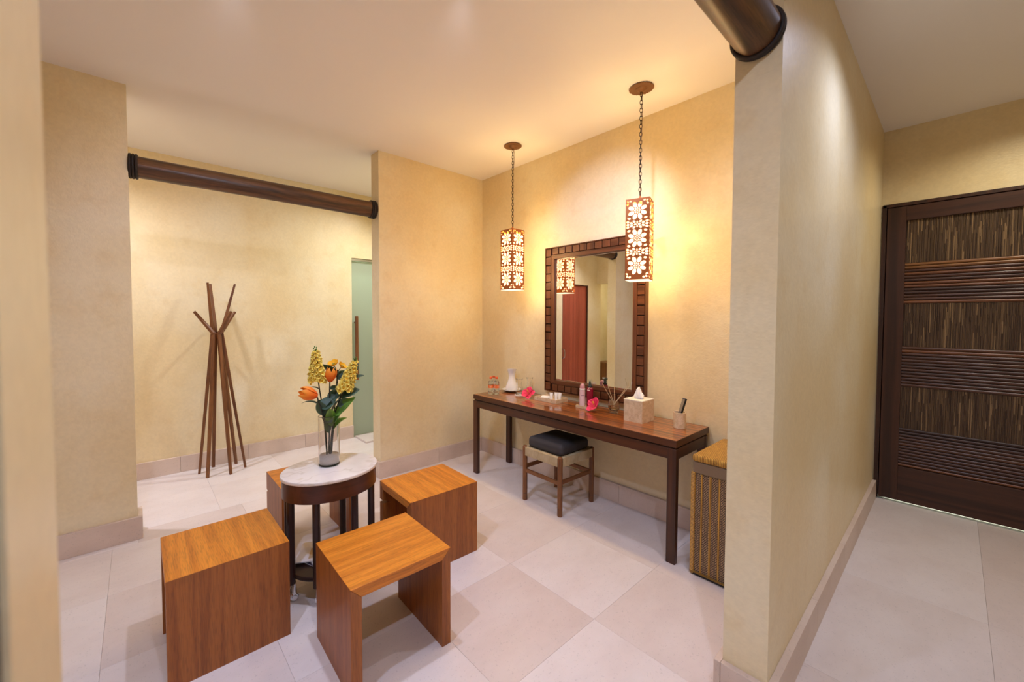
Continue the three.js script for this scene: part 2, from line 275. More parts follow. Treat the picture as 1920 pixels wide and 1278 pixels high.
{ // red wooden door seen in the mirror
  const d = struct('door_3', null, null, 'red brown plank door with a curved chrome handle, seen in the mirror');
  const n = 6, x0 = -1.075, w = 0.78 / n;
  for (let i = 0; i < n; i++) part(d, 'plank', tri(rbox(x0 + i * w + 0.0008, x0 + (i + 1) * w - 0.0008, 0.01, 2.12, -4.965, -4.935, 0.003), 'y'), M.redDoor);
  part(d, 'door_frame', tri(merge([box(-1.0895, -1.076, 0.002, 2.136, -4.97, -4.907), box(-0.294, -0.2805, 0.002, 2.136, -4.97, -4.907), box(-1.0895, -0.2805, 2.121, 2.1365, -4.97, -4.907)]), 'y'), M.rosewoodDark);
  part(d, 'handle', tube([[-0.325, 0.71, -4.936], [-0.34, 0.73, -4.9], [-0.345, 0.8, -4.892], [-0.34, 0.87, -4.9], [-0.325, 0.89, -4.936]], 0.007, 30), M.chrome);
}
{ // low cabinet in the side room, seen in the mirror
  const t = thing('cabinet', 'low wooden two door cabinet in the side room, seen in the mirror', 'cabinet', [-2.2, 0, -5.31]);
  part(t, 'carcass', tri(rbox(-0.4, -0.02, 0.06, 0.47, -0.17, 0.17, 0.002), 'y'), M.cabinet); part(t, 'plinth', box(-0.38, -0.03, 0, 0.06, -0.16, 0.16), M.black);
  for (const s of [-1, 1]) { const dd = part(t, 'door', tri(rbox(-0.02, 0, 0.075, 0.465, s < 0 ? -0.168 : 0.002, s < 0 ? -0.002 : 0.168, 0.002), 'y'), M.cabinet); part(dd, 'handle', rbox(0.0, 0.018, 0.1, 0.125, s < 0 ? -0.1 : 0.04, s < 0 ? -0.04 : 0.1, 0.003), M.white); }
}
// ---------------------------------------------------------------- waterfall stools
const csg = new Evaluator(); csg.attributes = ['position', 'normal', 'uv'];
function profile(pts, depth, axisSwap) {
  const s = new THREE.Shape(pts.map(([x, y]) => new THREE.Vector2(x, y)));
  const g = new THREE.ExtrudeGeometry(s, { depth: depth - 0.002, bevelEnabled: true, bevelSize: 0.001, bevelThickness: 0.001, bevelOffset: -0.001, bevelSegments: 1 }); g.translate(0, 0, -(depth - 0.002) / 2); return g;
}
function woodStool(label, pos, turn, L, D, notch) {
  const t = thing('wooden_stool', label, 'stool', pos, turn, 'square wooden stools around the oval table');
  const h = 0.447, k = 0.045, e = 0.0003;
  const top = tri(profile([[-L / 2 + e, h], [L / 2 - e, h], [L / 2 - k, h - k + e], [-L / 2 + k, h - k + e]], D), 'x'); part(t, 'seat', top, M.oakLit);
  for (const s of [-1, 1]) {
    const pts = [[-L / 2, 0], [-L / 2, h - e], [-L / 2 + k, h - k], [-L / 2 + k, 0]].map(([x, y]) => [x * -s, y]); if (s > 0) pts.reverse();
    let g = profile(pts, D);
    if (notch && s === notch[0]) {
      const w = new THREE.Shape([[-0.02, 0.008], [0.045, -0.012], [0.045, -0.018], [-0.02, -0.018]].map(([x, y]) => new THREE.Vector2(x, y)));
      const c = new THREE.ExtrudeGeometry(w, { depth: 0.2, bevelEnabled: false }); c.translate(0, 0, -0.1); c.rotateY(notch[1] > 0 ? Math.PI / 2 : -Math.PI / 2); c.translate(-s * -L / 2, 0.33, notch[1] * D / 2);
      const A = new Brush(g), B = new Brush(c); A.updateMatrixWorld(); B.updateMatrixWorld(); g = csg.evaluate(A, B, SUBTRACTION).geometry; g.computeVertexNormals && (g = toCreasedNormals(g, 0.3));
    }
    part(t, 'side_panel', tri(g, 'y'), M.oakShaded);
  }
  return t;
}
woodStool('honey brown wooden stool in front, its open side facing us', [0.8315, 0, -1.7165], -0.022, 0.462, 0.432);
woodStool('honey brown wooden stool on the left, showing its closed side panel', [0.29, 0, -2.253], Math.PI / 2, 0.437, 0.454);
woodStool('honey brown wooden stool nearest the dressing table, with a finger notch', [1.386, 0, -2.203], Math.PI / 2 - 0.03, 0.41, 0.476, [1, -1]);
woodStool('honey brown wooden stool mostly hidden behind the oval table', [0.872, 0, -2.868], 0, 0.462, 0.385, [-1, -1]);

// ---------------------------------------------------------------- oval side table
{
  const t = thing('oval_table', 'dark oval table with a pale marble top, a lower shelf and casters', 'table', [0.801, 0, -2.287]);
  const oval = (a, b) => { const s = new THREE.Shape(); s.absellipse(0, 0, a, b, 0, 2 * Math.PI); return s; };
  const slab = (a, b, y0, y1, r, seg = 64) => { const g = new THREE.ExtrudeGeometry(oval(a - r, b - r), { depth: y1 - y0 - 2 * r, bevelEnabled: true, bevelSize: r, bevelThickness: r, bevelSegments: 3, curveSegments: seg }); g.rotateX(-Math.PI / 2); g.translate(0, y0 + r, 0); return toCreasedNormals(g, 0.6); };
  const top = part(t, 'marble_top', tri(slab(0.257, 0.2115, 0.643, 0.66, 0.003), 'x'), M.marble);
  const sh = oval(0.25, 0.2045); sh.holes.push(new THREE.Path().absellipse(0, 0, 0.228, 0.182, 0, 2 * Math.PI));
  const ap = new THREE.ExtrudeGeometry(sh, { depth: 0.0955, bevelEnabled: false, curveSegments: 64 }); ap.rotateX(-Math.PI / 2); ap.translate(0, 0.547, 0);
  part(t, 'apron', tri(toCreasedNormals(ap, 0.6), 'x'), M.mahogany);
  part(t, 'shelf', tri(slab(0.215, 0.178, 0.128, 0.15, 0.006), 'x'), M.espresso);
  for (const deg of [20, 73, 125, 171, -160, -57]) {
    const th = deg * Math.PI / 180, x = 0.2215 * Math.cos(th), z = 0.1755 * Math.sin(th), f = new THREE.Shape(), n = 48;
    for (let i = 0; i < n; i++) { const q = i / n * 2 * Math.PI, r = 0.0195 * (1 - 0.07 * Math.abs(Math.cos(q * 5))); f[i ? 'lineTo' : 'moveTo'](r * Math.cos(q), r * Math.sin(q)); }
    const g = new THREE.ExtrudeGeometry(f, { depth: 0.455, bevelEnabled: false }); g.rotateX(-Math.PI / 2); g.translate(x, 0.1, z);
    const leg = part(t, 'leg', tri(toCreasedNormals(g, 0.5), 'y'), M.espresso);
    const cx = x * 0.94, cz = z * 0.94;
    part(leg, 'caster', merge([new THREE.CylinderGeometry(0.009, 0.012, 0.06, 14).translate(cx, 0.075, cz), new THREE.TorusGeometry(0.0155, 0.0065, 10, 24).rotateY(th).translate(cx, 0.0225, cz), new THREE.CylinderGeometry(0.012, 0.012, 0.016, 16).rotateX(Math.PI / 2).rotateY(th).translate(cx, 0.0225, cz), rbox(cx - 0.009, cx + 0.009, 0.036, 0.05, cz - 0.009, cz + 0.009, 0.003)]), M.chrome);
  }
}
// magazines on the lower shelf
function cover(w, h, draw) { const c = document.createElement('canvas'); c.width = w; c.height = h; const x = c.getContext('2d'); draw(x, w, h); const t = new THREE.CanvasTexture(c); t.colorSpace = THREE.SRGBColorSpace; return t; }
{
  const ct = cover(512, 700, (x, w, h) => {
    x.fillStyle = '#ece9ee'; x.fillRect(0, 0, w, h); x.fillStyle = '#cdb390'; x.beginPath(); x.moveTo(60, 190); x.lineTo(330, 160); x.lineTo(500, 420); x.lineTo(300, 520); x.lineTo(120, 330); x.fill();
    x.fillStyle = '#a17a4f'; x.beginPath(); x.ellipse(330, 330, 70, 120, 0.5, 0, 7); x.fill(); x.fillStyle = '#e3d3bd'; x.beginPath(); x.ellipse(400, 430, 80, 50, 0.3, 0, 7); x.fill();
    x.font = 'bold 92px serif'; x.fillStyle = '#6e4a2a'; x.fillText('O', 40, 640); x.fillStyle = '#23201f'; x.fillText('PRI', 120, 640); x.font = '30px serif'; x.fillText('A', 40, 90);
  });
  const pages = std({ color: 0xe9e5e2, roughness: 0.7 }), cov = std({ map: ct, roughness: 0.28 }), plain = std({ color: 0xdcd8da, roughness: 0.3 }), dark = std({ color: 0x4b4350, roughness: 0.3 });
  const mag = (label, pos, turn, w, d, th, cm) => {
    const t = thing('magazine', label, 'magazine', pos, turn, 'magazines on the shelf of the oval table');
    part(t, 'pages', box(-w / 2 + 0.001, w / 2 - 0.002, 0.0006, th - 0.0006, -d / 2 + 0.002, d / 2 - 0.002), pages);
    const g = new THREE.BoxGeometry(w, 0.0007, d); g.translate(0, th - 0.0003, 0); part(t, 'cover', g, cm);
    part(t, 'back_cover', box(-w / 2, w / 2, 0, 0.0006, -d / 2, d / 2), plain);
  };
  mag('magazine with a dark cover, lowest on the shelf of the oval table', [0.775, 0.1505, -2.305], 0.35, 0.2, 0.255, 0.006, dark);
  mag('plain white magazine lying in the middle of the shelf pile', [0.785, 0.157, -2.31], 0.05, 0.2, 0.265, 0.006, plain);
  mag('magazine with dark letters on a white cover, topmost on the shelf', [0.772, 0.1635, -2.345], 1.02, 0.2, 0.26, 0.006, cov);
}
// ---------------------------------------------------------------- coat rack
{
  const t = thing('coat_rack', 'tall brown wooden coat rack of six crossed sticks by the back wall', 'coat rack', [0.59, 0, -4.675]);
  const feet = [[-0.171, -0.045, 1], [-0.125, 0.125, 0], [-0.046, -0.165, 1], [0.053, 0.165, 0], [0.142, -0.125, 0], [0.194, 0.045, 1]];
  const tips = [[-0.088, 0.085, 1.815], [-0.187, -0.005, 1.546], [-0.045, -0.13, 1.815], [0.082, 0.155, 1.546], [0.155, -0.11, 1.546], [0.137, 0.03, 1.815]];
  feet.forEach(([fx, fz], i) => {
    const [tx, tz, ty] = tips[i], a = Math.atan2(fz, fx), hx = 0.036 * Math.cos(a) - 0.012, hz = 0.036 * Math.sin(a), hy = ty > 1.7 ? 1.35 : 1.33;
    const A = new THREE.Vector3(fx, 0, fz), B = new THREE.Vector3(hx, hy, hz), C = new THREE.Vector3(tx, ty, tz);
    const ax = new THREE.Vector3(-Math.sin(a), 0, Math.cos(a));
    const d1 = B.clone().sub(A).normalize(), d2 = C.clone().sub(B).normalize(), dm = d1.clone().add(d2).normalize();
    const secs = [[A, d1, 0.024, 0.02], [A.clone().lerp(B, 0.85), d1, 0.03, 0.028], [B, dm, 0.031, 0.03], [B.clone().lerp(C, 0.25), d2, 0.03, 0.026], [C, d2, 0.021, 0.017]];
    const rings = secs.map(([c, d, w, th]) => { const n = new THREE.Vector3().crossVectors(d, ax).normalize(), b = new THREE.Vector3().crossVectors(n, d).normalize(); const q = []; for (const [u, v] of [[-1, -0.8], [-0.8, -1], [0.8, -1], [1, -0.8], [1, 0.8], [0.8, 1], [-0.8, 1], [-1, 0.8]]) q.push(c.clone().addScaledVector(b, u * w / 2).addScaledVector(n, v * th / 2)); if (c.y < 0.01) q.forEach((p) => { p.y = 0; }); return q; });
    const pos = []; const tr = (p, q, r) => pos.push(...p.toArray(), ...q.toArray(), ...r.toArray());
    for (let s = 0; s + 1 < rings.length; s++) for (let k = 0; k < 8; k++) { const a0 = rings[s][k], a1 = rings[s][(k + 1) % 8], b0 = rings[s + 1][k], b1 = rings[s + 1][(k + 1) % 8]; tr(a0, a1, b1); tr(a0, b1, b0); }
    for (let k = 1; k < 7; k++) { tr(rings[0][0], rings[0][k + 1], rings[0][k]); const e = rings[rings.length - 1]; tr(e[0], e[k], e[k + 1]); }
    const g = new THREE.BufferGeometry(); g.setAttribute('position', new THREE.Float32BufferAttribute(pos, 3)); g.computeVertexNormals();
    part(t, 'stick', tri(g, 'y'), M.rackWood);
  });
}
// ---------------------------------------------------------------- dressing table
{
  const t = thing('dressing_table', 'long dark rosewood dressing table with a glossy striped top', 'table', [2.413, 0, -1.08]);
  const D = 0.487, L = 1.951;
  const top = part(t, 'tabletop', tri(rbox(0, D, 0.716, 0.7588, -L, 0, 0.002, 2), 'z'), M.rosewoodDark);
  part(top, 'veneer', tri(rbox(0.0015, D - 0.0015, 0.757, 0.76, -L + 0.0015, -0.0015, 0.001), 'z'), M.rosewood);
  part(t, 'reveal', box(0.012, D - 0.006, 0.706, 0.716, -L + 0.012, -0.012), M.espresso);
  part(t, 'apron', tri(merge([rbox(0.002, 0.03, 0.64, 0.706, -L + 0.05, -0.05, 0.0015), rbox(D - 0.05, D - 0.022, 0.64, 0.706, -L + 0.05, -0.05, 0.0015)]), 'z'), M.rosewoodDark);
  for (const z of [-L + 0.004, -0.032]) part(t, 'end_apron', tri(rbox(0.034, D - 0.05, 0.64, 0.706, z, z + 0.028, 0.0015), 'x'), M.rosewoodDark);
  for (const z of [-L, -0.056]) for (const x of [0, D - 0.056]) part(t, 'leg', tri(rbox(x, x + 0.036, 0, 0.7055, z, z + 0.056, 0.003, 2), 'y'), M.rosewoodDark);
}
// ---------------------------------------------------------------- rush stool and cushion
{
  const t = thing('rush_stool', 'small turned wooden stool with a woven rush seat under the dressing table', 'stool', [2.563, 0, -2.108], -0.02);
  const hx = 0.194, hz = 0.186, r = 0.0195;
  for (const x of [-hx, hx]) for (const z of [-hz, hz]) {
    const leg = part(t, 'leg', tri(lathe([[0.0001, 0], [r - 0.002, 0], [r, 0.003], [r, 0.056], [r - 0.0015, 0.057], [r - 0.0015, 0.0585], [r, 0.0595], [r, 0.438], [r - 0.003, 0.446], [r - 0.008, 0.45], [0.0001, 0.451]], 28).translate(x, 0, z), 'y'), M.rackWood);
    part(leg, 'ring', new THREE.TorusGeometry(r - 0.001, 0.0012, 6, 28).rotateX(Math.PI / 2).translate(x, 0.0578, z), M.black);
  }
  for (const z of [-hz, hz]) part(t, 'stretcher', tri(rbox(-hx, hx, z > 0 ? 0.238 : 0.262, z > 0 ? 0.268 : 0.292, z - 0.009, z + 0.009, 0.003, 2), 'x'), M.rackWood);
  for (const x of [-hx, hx]) part(t, 'stretcher', tri(rbox(x - 0.009, x + 0.009, 0.232, 0.262, -hz, hz, 0.003, 2), 'z'), M.rackWood);
  M.rush = std({ map: tex(512, 256, (u, v) => { const s = 0.5 + 0.5 * Math.sin(6.2832 * (u * 60 + 0.8 * fbm(u, v, 6, 3, 2, 503))); const n = fbm(u, v, 60, 4, 3, 507); return mix3(hex(0xa98f66), hex(0xd9c6a0), cl(s * 0.7 + n * 0.5 - 0.15)); }, 0.3, 0.1), roughness: 0.8 });
  // each side of the seat: cord wrapped over the rail, ribbed across
  const roll = (len, axis) => { const n = Math.round(len / 0.0052), seg = [], prof = [[-0.5, 0.35], [-0.42, 0.5], [0.42, 0.5], [0.5, 0.35], [0.5, -0.35], [0.42, -0.5], [-0.42, -0.5], [-0.5, -0.35]]; for (let i = 0; i < n; i++) { const g = new RoundedBoxGeometry(0.0050, 0.068 + 0.0015 * rand(), 0.034 + 0.0015 * rand(), 1, 0.0022); g.translate(-len / 2 + (i + 0.5) * len / n, 0, 0); seg.push(g); } const m = merge(seg); if (axis === 'z') m.rotateY(Math.PI / 2); return tri(m, axis); };
  for (const s of [-1, 1]) { part(t, 'woven_edge', roll(2 * hx - 0.03, 'x').translate(0, 0.408, s * hz), M.rush); part(t, 'woven_edge', roll(2 * hz - 0.03, 'z').translate(s * hx, 0.408, 0), M.rush); }
  part(t, 'woven_seat', tri(rbox(-hx + 0.012, hx - 0.012, 0.405, 0.436, -hz + 0.012, hz - 0.012, 0.006, 2), 'x'), M.rush);
  const g = new RoundedBoxGeometry(0.356, 0.088, 0.352, 6, 0.03), p = g.attributes.position;
  for (let i = 0; i < p.count; i++) { const x = p.getX(i) / 0.178, z = p.getZ(i) / 0.176, y = p.getY(i); p.setY(i, y + (y > 0 ? 0.012 * (1 - x * x) * (1 - z * z) + 0.001 * Math.sin(9 * x + 4 * z) : 0)); }
  g.computeVertexNormals();
  const c = thing('cushion', 'dark charcoal box cushion lying on the rush stool', 'cushion', [2.563, 0.4405, -2.108], 0.0);
  const fab = phy({ color: 0x393536, roughness: 0.75, sheen: 0.35, sheenColor: new THREE.Color(0x94888a), sheenRoughness: 0.5, bumpMap: plasterBump, bumpScale: 0.0006 });
  part(c, 'cover', tri(g.translate(0, 0.0425, 0), 'x'), fab);
}
// ---------------------------------------------------------------- wicker hamper
{
  const t = thing('wicker_hamper', 'tall lidded wicker laundry hamper beside the dressing table', 'hamper', [2.64, 0, -0.79]);
  const x0 = -0.222, x1 = 0.222, z0 = -0.19, z1 = 0.182, H0 = 0.6;
  const weave = std({ map: tex(512, 512, (u, v) => { const r = Math.floor(v * 40), c = Math.floor(u * 14 + (r % 2) * 0.5), fu = (u * 14 + (r % 2) * 0.5) % 1, fv = (v * 40) % 1; const s = Math.sin(Math.PI * fv) * Math.sin(Math.PI * fu); const h = hash(c, r, 601); return mix3(hex(0x3a2c28), mix3(hex(0xd2b48a), hex(0xb89670), h), cl(s * 2.0 - 0.2)); }, 0.2, 0.24), bumpMap: tex(256, 256, (u, v) => Math.abs(Math.sin(Math.PI * v * 24)) * Math.abs(Math.sin(Math.PI * (u * 20 + (Math.floor(v * 24) % 2) * 0.5))), 0.1, 0.12, false), bumpScale: 0.003, roughness: 0.7 });
  const cane = std({ map: tex(256, 256, (u, v) => { const s = 0.5 + 0.5 * Math.sin(6.2832 * v * 14), n = fbm(u, v, 5, 14, 3, 611); return mix3(hex(0x8a5a1e), hex(0xe2b255), cl(s * 0.9 + n * 0.5 - 0.1)); }, 0.12, 0.12), bumpMap: tex(64, 128, (u, v) => 0.5 + 0.5 * Math.sin(6.2832 * v * 12), 0.06, 0.06, false), bumpScale: 0.002, roughness: 0.5 });
  part(t, 'body', tri(rbox(x0, x1, 0.012, H0, z0, z1, 0.012, 2), 'x', false), weave);
  for (const [x, z] of [[x0, z0], [x0, z1], [x1, z0], [x1, z1]]) part(t, 'corner_binding', tri(rbox(x - 0.012, x + 0.012, 0.006, H0 + 0.004, z - 0.012, z + 0.012, 0.008, 3), 'z', false), cane);
  for (let i = 1; i < 8; i++) part(t, 'cane_strip', tri(rbox(x0 - 0.003, x0 + 0.004, 0.014, H0 - 0.002, z0 + i * 0.0465 - 0.0055, z0 + i * 0.0465 + 0.0055, 0.0028, 1), 'x', false), cane);
  for (let i = 1; i < 9; i++) part(t, 'cane_strip', tri(rbox(x0 + i * 0.049 - 0.0055, x0 + i * 0.049 + 0.0055, 0.014, H0 - 0.002, z0 - 0.003, z0 + 0.004, 0.0028, 1), 'x', false), cane);
  part(t, 'foot_rim', tri(merge([rbox(x0 - 0.006, x1 + 0.006, 0, 0.014, z0 - 0.006, z1 + 0.006, 0.005, 2)]), 'x', false), M.black);
  part(t, 'braided_rim', merge([tube([[x0 - 0.007, 0.02, z0 - 0.006], [x0 - 0.008, 0.02, 0], [x0 - 0.007, 0.02, z1 + 0.006]], 0.006), tube([[x0 - 0.006, 0.02, z0 - 0.007], [0, 0.02, z0 - 0.008], [x1, 0.02, z0 - 0.007]], 0.006)]), cane);
  part(t, 'liner', rbox(x0 - 0.004, x1 + 0.004, H0 - 0.002, 0.668, z0 - 0.004, z1 + 0.004, 0.01, 3), std({ color: 0x8a7660, roughness: 0.9, bumpMap: plasterBump, bumpScale: 0.002 }));
  const g = new RoundedBoxGeometry(0.47, 0.04, 0.392, 4, 0.014), p = g.attributes.position; for (let i = 0; i < p.count; i++) { const x = p.getX(i) / 0.235, z = p.getZ(i) / 0.196; if (p.getY(i) > 0) p.setY(i, p.getY(i) + 0.008 * (1 - x * x) * (1 - z * z)); }
  g.computeVertexNormals(); const lid = part(t, 'lid', tri(g.translate(0, 0.6885, 0), 'y', false), cane);
  part(lid, 'painted_lid_shade', box(x0, x1, 0.666, 0.67, z0, z1), M.black);  // black sheet standing in for the shade under the lid
}
// ---------------------------------------------------------------- mirror
{
  const y0 = 0.815, y1 = 2.136, z0 = -2.528, z1 = -1.53, fw = 0.106;
  const t = thing('wall_mirror', 'rectangular wall mirror in a dark frame of small square wooden tiles', 'mirror', [XV - 0.001, (y0 + y1) / 2, (z0 + z1) / 2]);
  const h = (y1 - y0) / 2, w = (z1 - z0) / 2;                            // local: x towards the room is negative
  const ring = (o, i, d0, d1, mat, name) => { // four mitred lengths from outer inset o to inner inset i
    const mk = (len, hh, rot) => { const s = new THREE.Shape([[-len + o, o], [len - o, o], [len - i, i], [-len + i, i]].map(([a, b]) => new THREE.Vector2(a, b - hh))); const g = new THREE.ExtrudeGeometry(s, { depth: d1 - d0, bevelEnabled: false }); g.rotateZ(rot); return g; };
    for (const [len, hh, rot] of [[w, h, 0], [w, h, Math.PI], [h, w, Math.PI / 2], [h, w, -Math.PI / 2]]) { const g = mk(len, hh, rot); g.rotateY(-Math.PI / 2); g.translate(-d0, 0, 0); part(t, name, tri(g, rot === 0 || rot === Math.PI ? 'z' : 'y'), mat); }
  };
  ring(0, 0.008, 0, 0.044, M.frameWood, 'outer_edge');
  ring(0.008, fw - 0.034, 0, 0.026, M.espresso, 'frame');
  ring(fw - 0.034, fw, 0, 0.04, M.frameWood, 'inner_moulding');
  const s = 0.0775, tg = new THREE.Group();
  const tileAt = (y, z, hh, ww) => { const g = new RoundedBoxGeometry(0.016, hh - 0.0085, ww - 0.0085, 2, 0.003); part(t, 'tile', tri(g, rand() < 0.5 ? 'y' : 'z'), M.frameWood, [-0.035, y, z], [0, R(-0.02, 0.02), 0]); };
  const band = fw - 0.034 - 0.008, c = 0.008 + band / 2, ny = 17, nz = 13, py = (2 * h - 0.016) / ny, pz = (2 * w - 0.016) / nz;
  for (let i = 0; i < ny; i++) for (const q of [-1, 1]) tileAt(h - 0.008 - (i + 0.5) * py, q * (w - c), py, band);
  for (let i = 1; i < nz - 1; i++) for (const q of [-1, 1]) tileAt(q * (h - c), -w + 0.008 + (i + 0.5) * pz, band, pz);
  const b = 0.014, iw = w - fw, ih = h - fw;
  part(t, 'mirror_glass', box(-0.021, -0.016, -ih + b, ih - b, -iw + b, iw - b), M.mirror);
  const bev = (pts) => { const g = new THREE.BufferGeometry(); g.setAttribute('position', new THREE.Float32BufferAttribute([0, 1, 2, 0, 2, 3].flatMap((k) => pts[k]), 3)); g.computeVertexNormals(); g.setAttribute('uv', new THREE.Float32BufferAttribute(new Float32Array(12), 2)); return g; };
  const X0 = -0.021, X1 = -0.0188;
  for (const [pa, pb, pc, pd] of [[[-iw, ih], [iw, ih], [iw - b, ih - b], [-iw + b, ih - b]], [[iw, -ih], [-iw, -ih], [-iw + b, -ih + b], [iw - b, -ih + b]], [[iw, ih], [iw, -ih], [iw - b, -ih + b], [iw - b, ih - b]], [[-iw, -ih], [-iw, ih], [-iw + b, ih - b], [-iw + b, -ih + b]]]) part(t, 'bevel', bev([[X1, pa[1], pa[0]], [X1, pb[1], pb[0]], [X0, pc[1], pc[0]], [X0, pd[1], pd[0]]]), M.mirror);
  part(t, 'back_board', box(-0.016, 0, -ih, ih, -iw, iw), M.espresso);
}
// ---------------------------------------------------------------- pendant lanterns
{
  const pw = 0.15, ph = 0.525, holes = [];
  const add = (x, y, a, b, rot) => { const ca = Math.abs(Math.cos(rot)), sa = Math.abs(Math.sin(rot)), ex = Math.hypot(a * ca, b * sa), ey = Math.hypot(a * sa, b * ca); if (Math.abs(x) + ex > pw / 2 - 0.003 || Math.abs(y) + ey > ph / 2 - 0.004) return; for (const q of holes) { let bad = false; for (let i = 0; i < 24 && !bad; i++) { const t = i / 24 * 6.2832, px = x + (a + 0.0007) * Math.cos(t) * Math.cos(rot) - (b + 0.0007) * Math.sin(t) * Math.sin(rot) - q.x, py = y + (a + 0.0007) * Math.cos(t) * Math.sin(rot) + (b + 0.0007) * Math.sin(t) * Math.cos(rot) - q.y; const u = px * Math.cos(q.rot) + py * Math.sin(q.rot), v = -px * Math.sin(q.rot) + py * Math.cos(q.rot); bad = (u / q.a) ** 2 + (v / q.b) ** 2 < 1.1; } if (bad) return; } holes.push({ x, y, a, b, rot }); };
  const flower = (x, y) => { for (let i = 0; i < 8; i++) { const t = i * Math.PI / 4 + Math.PI / 8; add(x + 0.0415 * Math.cos(t), y + 0.0415 * Math.sin(t), 0.0198, 0.0128, t); } for (let i = 0; i < 8; i++) { const t = i * Math.PI / 4; add(x + 0.0155 * Math.cos(t), y + 0.0155 * Math.sin(t), 0.0068, 0.0046, t); } add(x, y, 0.0055, 0.0055, 0); };
  for (const y of [-0.172, 0.006, 0.184]) flower(0, y);
  for (const y of [-0.083, 0.095]) {
    for (let i = 0; i < 4; i++) add(0.0125 * Math.cos(i * Math.PI / 2), y + 0.0125 * Math.sin(i * Math.PI / 2), 0.0088, 0.0052, i * Math.PI / 2);
    for (const s of [-1, 1]) { for (const [dx, dy, r] of [[0.06, 0, 0], [0.06, 0.0165, 0.2], [0.06, -0.0165, -0.2], [0.062, 0.033, 0.4], [0.062, -0.033, -0.4], [0.0375, 0.009, 0.4], [0.0375, -0.009, -0.4], [0.039, 0.025, 0.6], [0.039, -0.025, -0.6], [0.064, 0.047, 0.8], [0.064, -0.047, -0.8], [0.052, 0.04, 0.2], [0.052, -0.04, -0.2], [0.02, 0.018, 0.6], [0.02, -0.018, -0.6]]) add(s * dx, y + dy, 0.0108, 0.007, s * r); }
  }
  for (const s of [-1, 1]) for (const q of [-1, 1]) { for (const [dx, dy, r] of [[0.06, 0.243, 0.8], [0.044, 0.247, 0.2], [0.063, 0.226, -0.6]]) add(s * dx, q * dy, 0.0085, 0.0058, s * q * r); }
  const sh = new THREE.Shape([[-pw / 2, -ph / 2], [pw / 2, -ph / 2], [pw / 2, ph / 2], [-pw / 2, ph / 2]].map(([a, b]) => new THREE.Vector2(a, b)));
  for (const q of holes) { const p = new THREE.Path(); p.absellipse(q.x, q.y, q.a, q.b, 0, 2 * Math.PI, true, q.rot); sh.holes.push(p); }
  const panelGeo = new THREE.ExtrudeGeometry(sh, { depth: 0.0016, bevelEnabled: false, curveSegments: 7 }); panelGeo.translate(0, 0, pw / 2 - 0.0016);
  const diff = std({ color: 0xfff3dc, emissive: new THREE.Color(1.0, 0.86, 0.58), emissiveIntensity: 2.8, roughness: 0.8 });
  const linkGeo = () => { const gs = []; const n = 26, y0 = ph + 0.035, y1 = 1.232; for (let i = 0; i < n; i++) { const g = new THREE.TorusGeometry(0.0105, 0.0022, 6, 16); g.scale(0.8, 1.55, 1); g.rotateY(i % 2 * Math.PI / 2 + 0.4); g.translate(0, y0 + (y1 - y0) * (i + 0.5) / n, 0); gs.push(g); } return merge(gs); };
  const make = (label, pos, turn) => {
    const t = thing('pendant_lantern', label, 'lantern', pos, turn, 'pierced copper pendant lanterns');
    for (let i = 0; i < 4; i++) part(t, 'pierced_panel', panelGeo, M.copper, [0, ph / 2, 0], [0, i * Math.PI / 2, 0]);
    part(t, 'diffuser', merge([0, 1, 2, 3].map((i) => box(-0.0655, 0.0655, 0.008, 0.487, 0.064, 0.0655).rotateY(i * Math.PI / 2)).concat([box(-0.072, 0.072, -0.004, 0.002, -0.072, 0.072)])), diff);
    part(t, 'bottom_rim', merge([0, 1, 2, 3].map((i) => box(-pw / 2 - 0.001, pw / 2 + 0.001, 0.0025, 0.009, pw / 2 - 0.003, pw / 2 + 0.001).rotateY(i * Math.PI / 2))), M.copper);
    part(t, 'top_bracket', merge([rbox(-pw / 2 + 0.002, pw / 2 - 0.002, ph - 0.006, ph - 0.002, -0.006, 0.006, 0.001), rbox(-0.006, 0.006, ph - 0.006, ph - 0.002, -pw / 2 + 0.002, pw / 2 - 0.002, 0.001), cyl(0.009, 0.007, 0.032, 16, ph - 0.004)]), M.copper);
    part(t, 'chain', linkGeo(), M.chain);
    part(t, 'wire', tube([[0.004, ph + 0.02, 0.004], [0.012, ph + 0.2, -0.006], [-0.008, ph + 0.45, 0.007], [0.013, ph + 0.62, 0.006], [0.02, 1.2, 0.002], [0.004, 1.247, 0]], 0.0016, 60, 6), M.brown);
    const c = new THREE.Shape(); for (let i = 0; i <= 312; i++) { const q = i / 312 * 2 * Math.PI, r = 0.0725 + 0.0055 * Math.abs(Math.sin(q * 13)); c[i ? 'lineTo' : 'moveTo'](r * Math.cos(q), r * Math.sin(q)); }
    const cg = new THREE.ExtrudeGeometry(c, { depth: 0.003, bevelEnabled: true, bevelSize: 0.001, bevelThickness: 0.001, bevelSegments: 1 }); cg.rotateX(-Math.PI / 2); cg.translate(0, CEIL - pos[1] - 0.008, 0);
    const can = part(t, 'canopy', cg, M.brown); part(can, 'boss', lathe([[0.0001, -0.02], [0.01, -0.02], [0.013, -0.014], [0.03, -0.007], [0.036, 0]], 28).translate(0, CEIL - pos[1] - 0.009, 0), M.brown);
    for (const y of [0.13, 0.36]) { const l = new THREE.PointLight(0xffda92, LANTERN_CD); l.position.set(0, y, 0); l.castShadow = true; l.shadow.radius = 2.2; l.name = 'lantern_lamp'; t.add(l); }
    return t;
  };
  make('pierced copper lantern on a chain, the farther of the two, left of the mirror', [2.525, 1.742, -2.613], 0);
  make('pierced copper lantern on a chain, the nearer of the two, before the mirror', [2.53, 1.747, -1.402], 0.314);
}
